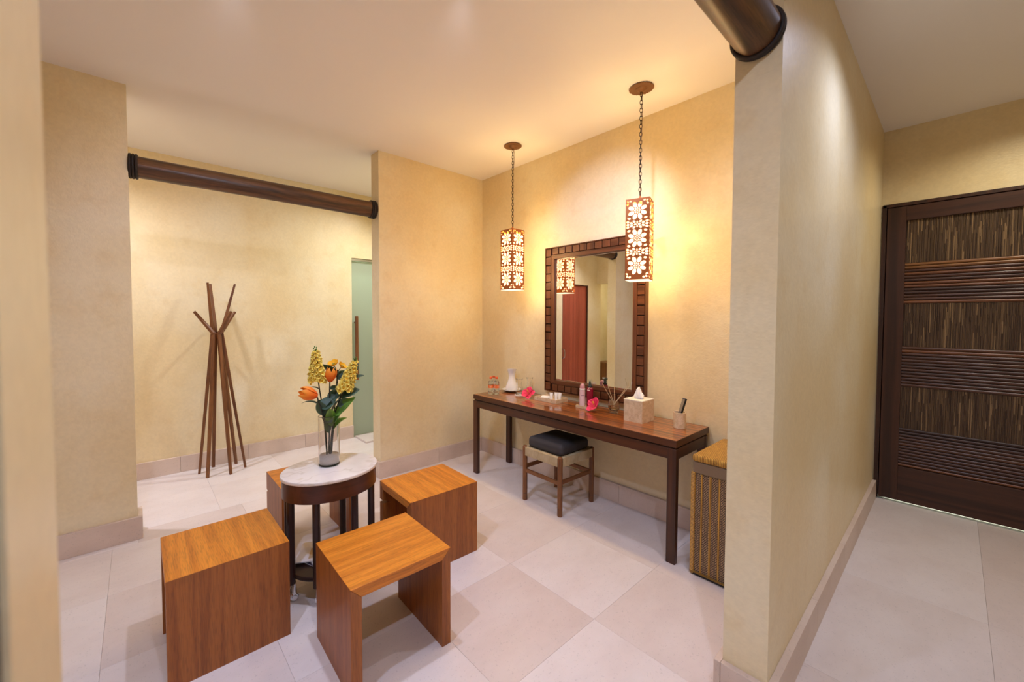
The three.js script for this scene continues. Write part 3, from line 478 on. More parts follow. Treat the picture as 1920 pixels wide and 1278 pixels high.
// ---------------------------------------------------------------- things on the dressing table (top at 0.76)
const TY = 0.7602;
{ // water bottles
  const lab = cover(256, 64, (x, w, h) => { x.fillStyle = '#ee7a3c'; x.fillRect(0, 0, w, h); x.fillStyle = '#f8c9a8'; for (let i = 0; i < 4; i++) { x.fillRect(10 + i * 64, 10, 40, 5); x.beginPath(); x.ellipse(30 + i * 64, 38, 16, 9, 0, 0, 7); x.fill(); } });
  const labM = std({ map: lab, roughness: 0.4, side: THREE.DoubleSide }), capM = std({ color: 0xef6a34, roughness: 0.45 });
  const proto = thing('water_bottle', 'clear water bottle with orange cap and label, nearest the table corner at left', 'bottle', [2.535, TY, -2.915], 0, 'small water bottles at the far end of the dressing table');
  part(proto, 'body', lathe([[0.0001, 0.002], [0.014, 0], [0.023, 0.002], [0.0265, 0.009], [0.0245, 0.02], [0.0268, 0.03], [0.0268, 0.058], [0.0255, 0.062], [0.0255, 0.092], [0.0268, 0.096], [0.0262, 0.112], [0.021, 0.128], [0.0135, 0.142], [0.011, 0.149], [0.0108, 0.158]], 36), M.pet);
  part(proto, 'water', lathe([[0.0001, 0.004], [0.021, 0.004], [0.0245, 0.01], [0.023, 0.02], [0.025, 0.03], [0.025, 0.056], [0.0238, 0.064], [0.0238, 0.092], [0.025, 0.098], [0.0242, 0.112], [0.0195, 0.126], [0.0001, 0.1265]], 36), phy({ color: 0xffffff, transmission: 1, thickness: 0.05, ior: 1.2, roughness: 0 }));
  part(proto, 'label', lathe([[0.0262, 0.063], [0.0262, 0.091]], 36), labM);
  part(proto, 'cap', merge([lathe([[0.0001, 0.169], [0.011, 0.169], [0.0128, 0.167], [0.0132, 0.153], [0.0001, 0.153]], 32), new THREE.TorusGeometry(0.0125, 0.0014, 6, 28).rotateX(Math.PI / 2).translate(0, 0.151, 0)]), capM);
  for (const [x, z, l] of [[2.572, -2.874, 'clear water bottle with orange cap and label, front right of the three bottles'], [2.59, -2.935, 'clear water bottle with orange cap and label, mostly hidden behind the other two bottles']]) { const c = proto.clone(); c.name = numbered('water_bottle'); c.position.set(x, TY, z); c.rotation.y = R(0, 3); c.userData = { ...proto.userData, label: l }; scene.add(c); }
}
{ // carafe on a plate
  const t = thing('plate', 'white round footed plate under the white carafe', 'plate', [2.8, TY, -2.9]);
  part(t, 'dish', lathe([[0.0001, 0.012], [0.07, 0.012], [0.085, 0.016], [0.1, 0.023], [0.102, 0.0215], [0.088, 0.012], [0.072, 0.008], [0.0001, 0.008]], 56), M.porcelain);
  part(t, 'foot', lathe([[0.06, 0.0], [0.064, 0.0], [0.066, 0.009], [0.058, 0.009], [0.06, 0]], 48), M.black);
  const c = thing('carafe', 'white porcelain carafe with a flared lip and narrow waist', 'carafe', [2.8, TY + 0.0125, -2.9], 0.95);
  const g = lathe([[0.0001, 0.003], [0.05, 0], [0.058, 0.004], [0.062, 0.018], [0.06, 0.036], [0.05, 0.064], [0.038, 0.098], [0.0325, 0.125], [0.0325, 0.148], [0.036, 0.172], [0.043, 0.194], [0.047, 0.206], [0.045, 0.2065], [0.034, 0.174], [0.0305, 0.148], [0.0305, 0.125], [0.036, 0.098], [0.047, 0.064], [0.056, 0.03], [0.0001, 0.01]], 48), p = g.attributes.position;
  for (let i = 0; i < p.count; i++) { const x = p.getX(i), y = p.getY(i), z = p.getZ(i), k = cl((y - 0.16) / 0.045), a = Math.cos(Math.atan2(z, x)); p.setX(i, x * (1 + 0.2 * k * Math.max(0, -a))); p.setY(i, y + 0.012 * k * Math.max(0, -a)); }
  g.computeVertexNormals(); part(c, 'body', g, M.porcelain);
  part(c, 'handle', tube([[0.035, 0.165, 0], [0.06, 0.158, 0], [0.075, 0.12, 0], [0.07, 0.08, 0], [0.054, 0.058, 0]], 0.006, 30, 10), M.porcelain);
}
{ // hourglass tumblers on white paper coasters
  const spots = [[2.71, -2.705, 'clear waisted drinking glass in front of the white carafe'], [2.835, -2.69, 'clear waisted drinking glass behind the far red flower']];
  let gp, cp;
  spots.forEach(([x, z, l], i) => {
    if (!i) {
      cp = thing('coaster', 'white round paper coaster under the glass in front of the carafe', 'coaster', [x, TY, z], 0, 'white paper coasters'); part(cp, 'disc', cyl(0.045, 0.045, 0.003, 40), M.paper); part(cp, 'rim', new THREE.TorusGeometry(0.0445, 0.0016, 6, 40).rotateX(Math.PI / 2).translate(0, 0.0026, 0), M.paper);
      gp = thing('drinking_glass', l, 'glass', [x, TY + 0.0046, z], 0, 'waisted drinking glasses');
      part(gp, 'bowl', lathe([[0.0001, 0.001], [0.031, 0], [0.034, 0.004], [0.034, 0.03], [0.0295, 0.07], [0.0225, 0.1], [0.0215, 0.12], [0.026, 0.14], [0.0325, 0.152], [0.0312, 0.1525], [0.0245, 0.14], [0.02, 0.12], [0.021, 0.1], [0.028, 0.07], [0.0322, 0.03], [0.0322, 0.01], [0.0001, 0.008]], 44), M.glassSolid);
      part(gp, 'lip', new THREE.TorusGeometry(0.0318, 0.0011, 8, 44).rotateX(Math.PI / 2).translate(0, 0.1522, 0), M.glassSolid);
    } else {
      const c = cp.clone(); c.name = numbered('coaster'); c.position.set(x, TY, z); c.userData = { ...cp.userData, label: 'white round paper coaster under the glass behind the far red flower' }; scene.add(c);
      const g = gp.clone(); g.name = numbered('drinking_glass'); g.position.set(x, TY + 0.0046, z); g.userData = { ...gp.userData, label: l }; scene.add(g);
    }
  });
}
// a curved, veined petal or leaf strip: length l, width w, lift curve
function blade(l, w, { curl = 0.5, cup = 0.3, ruffle = 0, tip = 0.6, nu = 10, nv = 6, base = 0.12, roll = 0 } = {}) {
  const pos = [], idx = [], uv = [];
  for (let i = 0; i <= nu; i++) for (let j = 0; j <= nv; j++) {
    const t = i / nu, s = j / nv * 2 - 1, ww = w / 2 * (base * (1 - t) + Math.pow(Math.sin(Math.PI * Math.pow(Math.min(t, 0.999), tip)), 0.75));
    const a = curl * t, y = l * (curl ? (1 - Math.cos(a)) / curl : 0), x = l * (curl ? Math.sin(a) / curl : t);
    pos.push(x, y + cup * ww * s * s + ruffle * ww * Math.sin(s * 7 + t * 5) * t, s * ww + roll * t * t * l); uv.push(t, s * 0.5 + 0.5);
  }
  for (let i = 0; i < nu; i++) for (let j = 0; j < nv; j++) { const a = i * (nv + 1) + j, b = a + nv + 1; idx.push(a, a + 1, b, a + 1, b + 1, b); }
  const g = new THREE.BufferGeometry(); g.setAttribute('position', new THREE.Float32BufferAttribute(pos, 3)); g.setAttribute('uv', new THREE.Float32BufferAttribute(uv, 2)); g.setIndex(idx); g.computeVertexNormals(); return g;
}
const petalMat = (c0, c1, seed) => phy({ map: tex(128, 64, (u, v) => mix3(hex(c0), hex(c1), cl(u * 1.1 + 0.25 * (fbm(u, v, 3, 20, 2, seed) - 0.5))), 1, 1), roughness: 0.7, transmission: 0.12, thickness: 0, side: THREE.DoubleSide });
M.hibiscus = petalMat(0xc4123c, 0xff4a78, 701); M.stemGreen = std({ color: 0x3c5228, roughness: 0.6 }); M.stemDark = std({ color: 0x2a2a1c, roughness: 0.7 });
M.leafDark = phy({ map: tex(128, 64, (u, v) => mix3(hex(0x2f4a34), hex(0x476650), cl(Math.abs(v - 0.5) * 2 + 0.3 * fbm(u, v, 4, 12, 2, 711) - 0.2)), 1, 1), roughness: 0.55, transmission: 0.3, thickness: 0, side: THREE.DoubleSide });
M.leafBright = phy({ map: tex(128, 64, (u, v) => mix3(hex(0x5d8a2c), hex(0x7fae3e), cl(Math.abs(v - 0.5) * 2 + 0.3 * fbm(u, v, 4, 12, 2, 719) - 0.2)), 1, 1), roughness: 0.55, transmission: 0.35, thickness: 0, side: THREE.DoubleSide });
M.yellow = petalMat(0xffc42e, 0xfff07c, 727); M.tulip = petalMat(0xee5f0a, 0xffa22a, 733); M.gold = petalMat(0xf0a406, 0xffc41e, 739); M.stamen = std({ color: 0xf2c53a, roughness: 0.7 });
{ // hibiscus blooms laid on the table
  const bloom = (label, pos, turn, k, tilt) => {
    const t = thing('hibiscus_flower', label, 'flower', pos, turn, 'red hibiscus blooms on the dressing table');
    const head = new THREE.Group(); head.name = 'bloom'; head.position.set(0, 0.033 * k, 0); head.rotation.set(tilt, 0, 0.35); t.add(head);
    for (let i = 0; i < 5; i++) part(head, 'petal', blade(0.062 * k, 0.05 * k, { curl: R(-0.5, 0.35), cup: 0.22, ruffle: 0.2, tip: 1.35, nu: 12, nv: 10 }), M.hibiscus, [0, 0, 0], [0, i * 1.2566 + R(-0.12, 0.12), R(0.2, 0.62)]);
    part(head, 'stamen', merge([tube([[0, 0, 0], [0.004 * k, 0.03 * k, 0], [0.012 * k, 0.058 * k, 0.003]], 0.0016 * k, 12, 6), ...Array.from({ length: 14 }, (_, i) => new THREE.SphereGeometry(0.0019 * k, 6, 5).translate(0.012 * k + R(-0.006, 0.004) * k, 0.056 * k - i * 0.0016 * k, 0.003 + R(-0.006, 0.006) * k))]), M.stamen);
    part(head, 'calyx', lathe([[0.0001, -0.016 * k], [0.004 * k, -0.014 * k], [0.006 * k, -0.002 * k], [0.003 * k, 0.003 * k]], 14), M.stemGreen);
    return t;
  };
  bloom('red hibiscus bloom beside the drinking glasses at the far end', [2.675, TY, -2.55], -0.9, 1.15, 0.75);
  bloom('red hibiscus bloom in front of the pink can and red pump bottle', [2.69, TY, -1.845], -1.2, 1.2, 0.8);
}
function tray(name, label, pos, w, d, h, wall) {
  const t = thing(name, label, 'tray', pos);
  part(t, 'base', tri(rbox(-w / 2, w / 2, 0, 0.006, -d / 2, d / 2, 0.001), 'x'), M.travertine);
  const s = new THREE.Shape([[-w / 2, -d / 2], [w / 2, -d / 2], [w / 2, d / 2], [-w / 2, d / 2]].map(([a, b]) => new THREE.Vector2(a, b))); s.holes.push(new THREE.Path([[-w / 2 + wall, -d / 2 + wall], [w / 2 - wall, -d / 2 + wall], [w / 2 - wall, d / 2 - wall], [-w / 2 + wall, d / 2 - wall]].map(([a, b]) => new THREE.Vector2(a, b))));
  const g = new THREE.ExtrudeGeometry(s, { depth: h - 0.0062, bevelEnabled: false }); g.rotateX(-Math.PI / 2); g.translate(0, 0.0062, 0);
  part(t, 'rim', tri(g, 'x'), M.travertine); return t;
}
{
  const ax = 2.745, az = -2.345;
  tray('amenity_tray', 'pale stone tray holding small white tubes and packets', [ax, TY, az], 0.16, 0.25, 0.031, 0.009);
  const tubeProto = thing('lotion_tube', 'small white lotion tube standing upright, left of the three', 'tube', [ax - 0.03, TY + 0.0065, az + 0.03], 0.3, 'white lotion tubes in the stone tray');
  { const g = new THREE.CylinderGeometry(0.0135, 0.013, 0.05, 24, 8), p = g.attributes.position; for (let i = 0; i < p.count; i++) { const t = p.getY(i) / 0.05 + 0.5; p.setX(i, p.getX(i) * (1 - 0.9 * t * t)); p.setZ(i, p.getZ(i) * (1 + 0.25 * t * t)); } g.computeVertexNormals(); part(tubeProto, 'body', g.translate(0, 0.041, 0), M.white); part(tubeProto, 'cap', cyl(0.0125, 0.0125, 0.0158, 24), M.white); part(tubeProto, 'crimp', rbox(-0.0015, 0.0015, 0.064, 0.072, -0.0168, 0.0168, 0.0006), M.paper); }
  for (const [dx, dz, l] of [[0.01, 0.052, 'small white lotion tube standing upright, middle of the three'], [0.022, 0.082, 'small white lotion tube standing upright, right of the three']]) { const c = tubeProto.clone(); c.name = numbered('lotion_tube'); c.position.set(ax + dx, TY + 0.0065, az + dz); c.userData = { ...tubeProto.userData, label: l }; scene.add(c); }
  const pk = thing('sachet', 'flat white sachet lying on top of another in the stone tray', 'sachet', [ax - 0.01, TY + 0.0225, az - 0.055], 0.45); part(pk, 'pouch', rbox(-0.04, 0.04, 0, 0.008, -0.04, 0.04, 0.0038, 2), M.paper); part(pk, 'seal', box(-0.039, 0.039, 0.003, 0.0042, 0.039, 0.05), M.paper);
  const p2 = thing('sachet', 'flat white sachet at the bottom of the stone tray', 'sachet', [ax - 0.005, TY + 0.0065, az - 0.06], 0.1); part(p2, 'pouch', rbox(-0.045, 0.045, 0, 0.015, -0.045, 0.045, 0.006, 2), M.paper); part(p2, 'seal', box(-0.044, 0.044, 0.006, 0.0072, 0.044, 0.053), M.paper);
}
{ // spray can and pump bottle on a small stone tray
  tray('bottle_tray', 'small pale stone tray under the pink can and red bottle', [2.755, TY, -1.978], 0.12, 0.118, 0.02, 0.006);
  const can = cover(512, 512, (x, w, h) => { x.fillStyle = '#e6c7cd'; x.fillRect(0, 0, w, h); for (const o of [0, 256]) { x.fillStyle = '#4a2f45'; x.font = 'bold 40px sans-serif'; x.fillText('nue', o + 86, 130); x.beginPath(); x.arc(o + 118, 178, 14, 0, 7); x.fill(); x.fillStyle = '#b78f9d'; x.fillRect(o + 70, 230, 110, 7); x.strokeStyle = '#a97b8d'; x.lineWidth = 4; for (let i = 0; i < 5; i++) { x.beginPath(); x.ellipse(o + 80 + 26 * i, 400 - 18 * (i % 3), 34, 62, 0.5 * i, 0, 7); x.stroke(); } } });
  const t = thing('spray_can', 'pale pink spray can with a domed cap', 'spray can', [2.747, TY + 0.0064, -2.009], 0.76);
  part(t, 'body', lathe([[0.0001, 0.001], [0.02, 0], [0.0235, 0.003], [0.0235, 0.128], [0.0225, 0.134], [0.0225, 0.137]], 40), std({ map: can, roughness: 0.3 }));
  part(t, 'collar', lathe([[0.0225, 0.137], [0.0245, 0.138], [0.0245, 0.146], [0.021, 0.148]], 40), M.white);
  part(t, 'cap', lathe([[0.0205, 0.147], [0.0205, 0.162], [0.018, 0.176], [0.011, 0.186], [0.0001, 0.189]], 40), std({ color: 0xd39aa0, roughness: 0.3 }));
  const red = cover(512, 512, (x, w, h) => { x.fillStyle = '#8e1230'; x.fillRect(0, 0, w, h); for (const o of [0, 256]) { x.strokeStyle = '#efd9cc'; x.lineWidth = 20; x.beginPath(); x.arc(o + 66, 170, 44, -1.3, 1.3); x.stroke(); x.fillStyle = '#e8c9c4'; x.font = 'bold 92px sans-serif'; x.fillText('S', o + 150, 130); x.beginPath(); x.arc(o + 160, 185, 9, 0, 7); x.arc(o + 205, 180, 9, 0, 7); x.fill(); x.beginPath(); x.moveTo(o + 182, 205); x.lineTo(o + 200, 232); x.lineTo(o + 166, 232); x.fill(); x.fillRect(o + 60, 262, 60, 12); x.fillRect(o + 60, 284, 80, 12); } });
  const b = thing('pump_bottle', 'dark red pump bottle with a clear cap', 'bottle', [2.778, TY + 0.0064, -1.957], 0.5);
  part(b, 'body', lathe([[0.0001, 0.001], [0.022, 0], [0.0255, 0.004], [0.0258, 0.14], [0.0245, 0.152], [0.018, 0.16], [0.013, 0.163], [0.0001, 0.163]], 40), std({ map: red, roughness: 0.22 }));
  part(b, 'collar', lathe([[0.0175, 0.16], [0.0195, 0.161], [0.0195, 0.17], [0.015, 0.172], [0.0001, 0.172]], 32), M.black);
  part(b, 'pump', merge([cyl(0.0125, 0.008, 0.03, 24, 0.171), rbox(-0.02, 0.007, 0.199, 0.212, -0.006, 0.006, 0.003, 2)]), std({ color: 0x3a4540, roughness: 0.4 }));
  part(b, 'clear_cap', lathe([[0.0195, 0.171], [0.0185, 0.2], [0.016, 0.224], [0.0001, 0.226]], 32), M.pet);
}
{ // reed diffuser
  const t = thing('reed_diffuser', 'round cut glass diffuser bowl with thin reeds', 'diffuser', [2.765, TY, -1.725]); t.scale.setScalar(1.17);
  const prof = [[0.0001, 0.0], [0.026, 0], [0.028, 0.005], [0.023, 0.012], [0.028, 0.02], [0.036, 0.036], [0.0385, 0.055], [0.0365, 0.073], [0.032, 0.086], [0.031, 0.086], [0.0345, 0.072], [0.0362, 0.055], [0.034, 0.038], [0.026, 0.022], [0.0001, 0.018]], g = lathe(prof, 96), p = g.attributes.position;
  for (let i = 0; i < p.count; i++) { const x = p.getX(i), z = p.getZ(i), y = p.getY(i), a = Math.atan2(z, x), r = Math.hypot(x, z); if (r > 0.02 && y > 0.014 && y < 0.068) { const k = 1 + 0.055 * Math.cos(a * 12 + (y > 0.046 ? Math.PI : 0)) * Math.abs(Math.sin(y * 95)); p.setX(i, x * k); p.setZ(i, z * k); } }
  g.computeVertexNormals(); part(t, 'bowl', g, M.glassSolid);
  part(t, 'oil', lathe([[0.0001, 0.0186], [0.0245, 0.0225], [0.0322, 0.038], [0.033, 0.045], [0.0001, 0.045]], 40), phy({ color: 0xf6ecd2, transmission: 1, thickness: 0.03, ior: 1.3, roughness: 0 }));
  const reedM = std({ color: 0xd9c19a, roughness: 0.7 }), c = Math.cos(0.95), s = Math.sin(0.95);
  for (const [u, d, h] of [[-0.075, 0.01, 0.19], [-0.048, -0.02, 0.2], [0.0, 0.012, 0.205], [0.086, 0.0, 0.185], [0.098, 0.02, 0.19]]) part(t, 'reed', bar([-u * 0.3 * c * 0.8, 0.024, -u * 0.3 * s * 0.8], [u * c - d * s, h, u * s + d * c], 0.0013, 0.0013, true), reedM);
}
{ // tissue box
  const t = thing('tissue_box', 'cube tissue box of brown travertine with a pale top', 'tissue box', [2.694, TY, -1.479], -0.02);
  const w = 0.08, d = 0.0715, h = 0.158;
  part(t, 'body', tri(merge([rbox(-w, w, 0, h - 0.006, -d, -d + 0.008, 0.001), rbox(-w, w, 0, h - 0.006, d - 0.008, d, 0.001), rbox(-w, -w + 0.008, 0, h - 0.006, -d + 0.006, d - 0.006, 0.001), rbox(w - 0.008, w, 0, h - 0.006, -d + 0.006, d - 0.006, 0.001)]), 'x'), M.travertine);
  const s = new THREE.Shape([[-w - 0.001, -d - 0.001], [w + 0.001, -d - 0.001], [w + 0.001, d + 0.001], [-w - 0.001, d + 0.001]].map(([a, b]) => new THREE.Vector2(a, b))); s.holes.push(new THREE.Path().absellipse(0, 0, 0.026, 0.034, 0, 2 * Math.PI));
  const g = new THREE.ExtrudeGeometry(s, { depth: 0.006, bevelEnabled: false, curveSegments: 24 }); g.rotateX(-Math.PI / 2); g.translate(0, h - 0.006, 0); part(t, 'top', tri(g, 'x'), M.travTop);
  const q = new THREE.SphereGeometry(0.03, 28, 20), p = q.attributes.position;
  for (let i = 0; i < p.count; i++) { const x = p.getX(i), y = p.getY(i), z = p.getZ(i), a = Math.atan2(z, x), t2 = (y / 0.03 + 1) / 2, f = 1 + 0.28 * Math.sin(a * 3 + t2 * 3) + 0.12 * Math.sin(a * 7 - t2 * 6) + 0.08 * Math.sin(a * 13 + t2 * 9), wd = t2 < 0.5 ? 0.55 + 0.7 * t2 : 0.9; p.setXYZ(i, x * f * wd * 0.8, 0.13 + t2 * (0.095 + 0.02 * Math.sin(a * 2 + 1)), z * f * wd * 1.05); }
  const tis = thing('tissue', 'crumpled white tissue pulled up from the travertine box', 'tissue', [2.694, TY, -1.479], 0.4);
  part(tis, 'sheet', toCreasedNormals(q, 0.5), M.paper);
}
{ // cup and comb
  const t = thing('cup', 'small round beige stone cup holding a comb', 'cup', [2.722, TY, -1.2]);
  part(t, 'body', tri(lathe([[0.0001, 0.0], [0.038, 0], [0.0395, 0.0015], [0.0395, 0.104], [0.0385, 0.1055], [0.0345, 0.1055], [0.0335, 0.104], [0.0335, 0.01], [0.0001, 0.009]], 48), 'y'), M.travertine);
  const c = thing('comb', 'black and grey comb leaning in the stone cup', 'comb', [2.722, TY + 0.012, -1.2], -0.9);
  const in_ = new THREE.Group(); in_.name = 'comb_body'; in_.rotation.set(0, 0, -0.27); in_.position.set(-0.018, 0, 0); c.add(in_);
  part(in_, 'spine', rbox(0.0, 0.012, 0.002, 0.192, -0.0025, 0.0025, 0.0012, 2), M.black);
  part(in_, 'teeth', merge([...Array.from({ length: 52 }, (_, i) => box(-0.017, 0.001, 0.012 + i * 0.0034, 0.0138 + i * 0.0034, -0.0014, 0.0014)), rbox(-0.018, 0.001, 0.185, 0.192, -0.002, 0.002, 0.001)]), std({ color: 0x55565e, roughness: 0.35 }));
}
// ---------------------------------------------------------------- vase and flowers
{
  const V = [0.808, 0.6602, -2.33], turn = -0.336;
  const t = thing('vase', 'tall clear glass cylinder vase holding the flowers, filled with white gravel below', 'vase', V, turn);
  part(t, 'cylinder', lathe([[0.0555, 0.012], [0.0565, 0.02], [0.0565, 0.278], [0.055, 0.281], [0.0535, 0.278], [0.0535, 0.014], [0.0555, 0.012]], 56), M.glassSolid);
  part(t, 'lip', new THREE.TorusGeometry(0.055, 0.0017, 8, 56).rotateX(Math.PI / 2).translate(0, 0.28, 0), M.glassSolid);
  part(t, 'base', lathe([[0.0001, 0.0], [0.05, 0], [0.0555, 0.004], [0.0565, 0.012], [0.0001, 0.012]], 56), M.glassGreen);
  const grav = lathe([[0.0001, 0.0125], [0.0528, 0.0125], [0.0528, 0.058], [0.0001, 0.064]], 56); part(t, 'gravel', grav, std({ map: tex(128, 128, (u, v) => mix3(hex(0xd9cfc6), hex(0xf2ece6), fbm(u, v, 30, 30, 2, 811)), 0.3, 0.3), roughness: 0.9 })).userData.kind = 'stuff';
  // a flower: its stem from the gravel to its head; local x runs to the right, y up, z towards the viewer
  const flowerOf = (name, label, cat, path, r, mat) => { const f = thing(name, label, cat, V, turn); part(f, 'stem', tube(path, r, 30, 7), mat); return f; };
  const headAt = (f, name, at, dir) => { const h = new THREE.Group(); h.name = name; h.position.set(...at); h.quaternion.setFromUnitVectors(new THREE.Vector3(0, 1, 0), new THREE.Vector3(...dir).normalize()); f.add(h); return h; };
  const leaf = (f, at, yaw, pitch, l, w, mat, curl = 0.9, rollz = 0.85) => part(f, 'leaf', blade(l * 1.08, w * 1.25, { curl: -curl, cup: 0.25, tip: 0.75, nu: 12, nv: 4 }), mat, at, [rollz, yaw, pitch]).rotation.order = 'YZX';
  // two stock spikes of small ruffled florets
  const spike = (label, path, a, b, rmax, mirror) => {
    const f = flowerOf('stock_flower', label, 'flower', path, 0.0035, M.stemDark);
    const A = new THREE.Vector3(...a), B = new THREE.Vector3(...b), ax = B.clone().sub(A), L = ax.length(); ax.normalize();
    const n = 64, geos = [0, 1, 2, 3].map(() => merge(Array.from({ length: 9 }, (_, i) => { const g = blade(R(0.015, 0.022), 0.019, { curl: R(-0.6, 0.8), cup: 0.3, ruffle: 0.45, tip: 1.4, nu: 6, nv: 6 }); g.rotateZ(R(0.1, 1.1)); g.rotateY(i * 1.047 + R(-0.3, 0.3)); return g; })));
    for (let i = 0; i < n; i++) {
      const k = i / n, th = i * 2.4, rr = rmax * (1 - 0.62 * Math.pow(k, 1.6)) * (0.55 + 0.2 * rand()), side = new THREE.Vector3(Math.cos(th), 0, Math.sin(th)), p = A.clone().addScaledVector(ax, L * k * 0.93).addScaledVector(side, rr);
      const m = part(f, 'floret', geos[i % 4], M.yellow, p.toArray()); m.quaternion.setFromUnitVectors(new THREE.Vector3(0, 1, 0), side.clone().addScaledVector(ax, 0.25 + 0.8 * k).normalize()); m.scale.setScalar(1.25 - 0.62 * k);
    }
    for (let i = 0; i < 7; i++) part(f, 'bud', new THREE.SphereGeometry(0.0042, 8, 6).scale(0.8, 1.3, 0.8), M.leafBright, B.clone().add(new THREE.Vector3(0.008 * Math.cos(i * 2.4), -0.018 + i * 0.005, 0.008 * Math.sin(i * 2.4))).toArray());
    return f;
  };
  const s1 = spike('tall yellow stock flower spike on the left of the bouquet', [[-0.01, 0.05, -0.006], [-0.022, 0.25, -0.004], [-0.05, 0.46, 0], [-0.06, 0.66, 0]], [-0.056, 0.475, 0], [-0.0665, 0.66, 0], 0.046);
  const s2 = spike('yellow stock flower spike leaning to the right of the bouquet', [[0.0, 0.05, 0.008], [0.03, 0.28, 0.014], [0.075, 0.41, 0.02], [0.145, 0.6, 0.014]], [0.082, 0.42, 0.02], [0.145, 0.595, 0.014], 0.044);
  // tulips: six overlapping petals
  const tulip = (label, path, at, dir, k) => { const f = flowerOf('tulip', label, 'tulip', path, 0.0036, M.stemDark), h = headAt(f, 'bloom', at, dir); for (let i = 0; i < 6; i++) { const g = new THREE.BufferGeometry(), pos = [], idx = [], uv = [], nu = 12, nv = 8; const off = i % 2 ? 0.9 : 1; for (let a = 0; a <= nu; a++) for (let b = 0; b <= nv; b++) { const t2 = a / nu, s = b / nv * 2 - 1, rr = 0.038 * k * off * Math.pow(Math.sin(Math.PI * (0.06 + 0.74 * t2)), 0.7), th = s * 0.72 * Math.pow(Math.sin(Math.PI * (0.18 + 0.8 * t2)), 0.6); pos.push(rr * Math.cos(th), 0.098 * k * t2 * (1 - 0.06 * s * s), rr * Math.sin(th)); uv.push(t2, s * 0.5 + 0.5); } for (let a = 0; a < nu; a++) for (let b = 0; b < nv; b++) { const q = a * (nv + 1) + b, w = q + nv + 1; idx.push(q, q + 1, w, q + 1, w + 1, w); } g.setAttribute('position', new THREE.Float32BufferAttribute(pos, 3)); g.setAttribute('uv', new THREE.Float32BufferAttribute(uv, 2)); g.setIndex(idx); g.computeVertexNormals(); part(h, 'petal', g, M.tulip, [0, 0, 0], [0, i * Math.PI / 3, 0]); } return f; };
  const t1 = tulip('orange tulip drooping low on the left of the bouquet', [[-0.012, 0.05, 0.012], [-0.028, 0.28, 0.03], [-0.048, 0.36, 0.045], [-0.06, 0.405, 0.052]], [-0.058, 0.405, 0.052], [-0.88, 0.36, 0.25], 0.98);
  const t2 = tulip('orange tulip upright in the middle of the bouquet', [[-0.002, 0.05, -0.006], [0.004, 0.25, -0.004], [0.006, 0.42, -0.004], [0.008, 0.475, 0]], [0.008, 0.472, 0], [0.12, 1, 0.1], 0.86);
  { const f = flowerOf('freesia', 'golden yellow cup shaped flowers at the top middle of the bouquet', 'flower', [[0.006, 0.05, -0.012], [0.03, 0.3, -0.02], [0.045, 0.47, -0.024], [0.05, 0.535, -0.02]], 0.0033, M.stemDark);
    for (const [at, dir, k] of [[[0.032, 0.56, -0.015], [-0.35, 0.9, 0.35], 1], [[0.068, 0.548, -0.02], [0.6, 0.75, 0.3], 0.85]]) { const h = headAt(f, 'bloom', at, dir); for (let i = 0; i < 5; i++) part(h, 'petal', blade(0.042 * k, 0.04 * k, { curl: 0.9, cup: 0.3, tip: 1.25, nu: 10, nv: 6 }), M.gold, [0, 0, 0], [0, i * 1.2566, 0.25]); part(h, 'centre', merge(Array.from({ length: 9 }, (_, i) => new THREE.SphereGeometry(0.0028, 6, 5).translate(0.006 * Math.cos(i * 2.4), 0.006 + 0.001 * i, 0.006 * Math.sin(i * 2.4)))), M.leafBright); part(f, 'flower_stalk', bar([0.048, 0.52, -0.022], at, 0.002, 0.002, true), M.stemGreen); } }
  // leaves belong to the stems they grow on
  leaf(t1, [-0.045, 0.35, 0.042], 2.9, 0.75, 0.1, 0.016, M.leafDark, 1.4); leaf(t1, [-0.03, 0.29, 0.03], 3.5, 1.35, 0.085, 0.05, M.leafDark, 0.3); leaf(t1, [-0.038, 0.33, 0.036], 0.1, 0.75, 0.09, 0.055, M.leafDark, 0.9); leaf(t1, [-0.022, 0.25, 0.028], 3.4, 2.2, 0.055, 0.05, M.leafDark, 0.2);
  leaf(t2, [0.005, 0.36, 0], 0.2, 1.0, 0.11, 0.05, M.leafDark, 1.3); leaf(t2, [0.004, 0.25, 0.004], -0.9, 1.3, 0.14, 0.05, M.leafDark, 0.5); leaf(t2, [0.003, 0.18, 0.005], -1.5, 1.45, 0.13, 0.045, M.leafDark, 0.2); leaf(t2, [0.006, 0.43, 0], 0.3, 0.3, 0.06, 0.022, M.leafDark, 0.8);
  leaf(s2, [0.028, 0.24, 0.015], -0.7, 1.0, 0.15, 0.046, M.leafBright, 0.3); leaf(s2, [0.02, 0.2, 0.014], -0.5, 1.25, 0.1, 0.04, M.leafBright, 1.4); leaf(s2, [0.03, 0.28, 0.016], -0.2, 0.85, 0.14, 0.05, M.leafBright, 0.4); leaf(s2, [0.024, 0.22, 0.014], -2.2, 1.2, 0.13, 0.046, M.leafBright, 0.5); leaf(s2, [0.07, 0.39, 0.02], 0.0, 0.5, 0.1, 0.05, M.leafDark, 0.7); leaf(s2, [0.085, 0.43, 0.018], 0.3, 0.75, 0.1, 0.016, M.leafDark, 2.0);
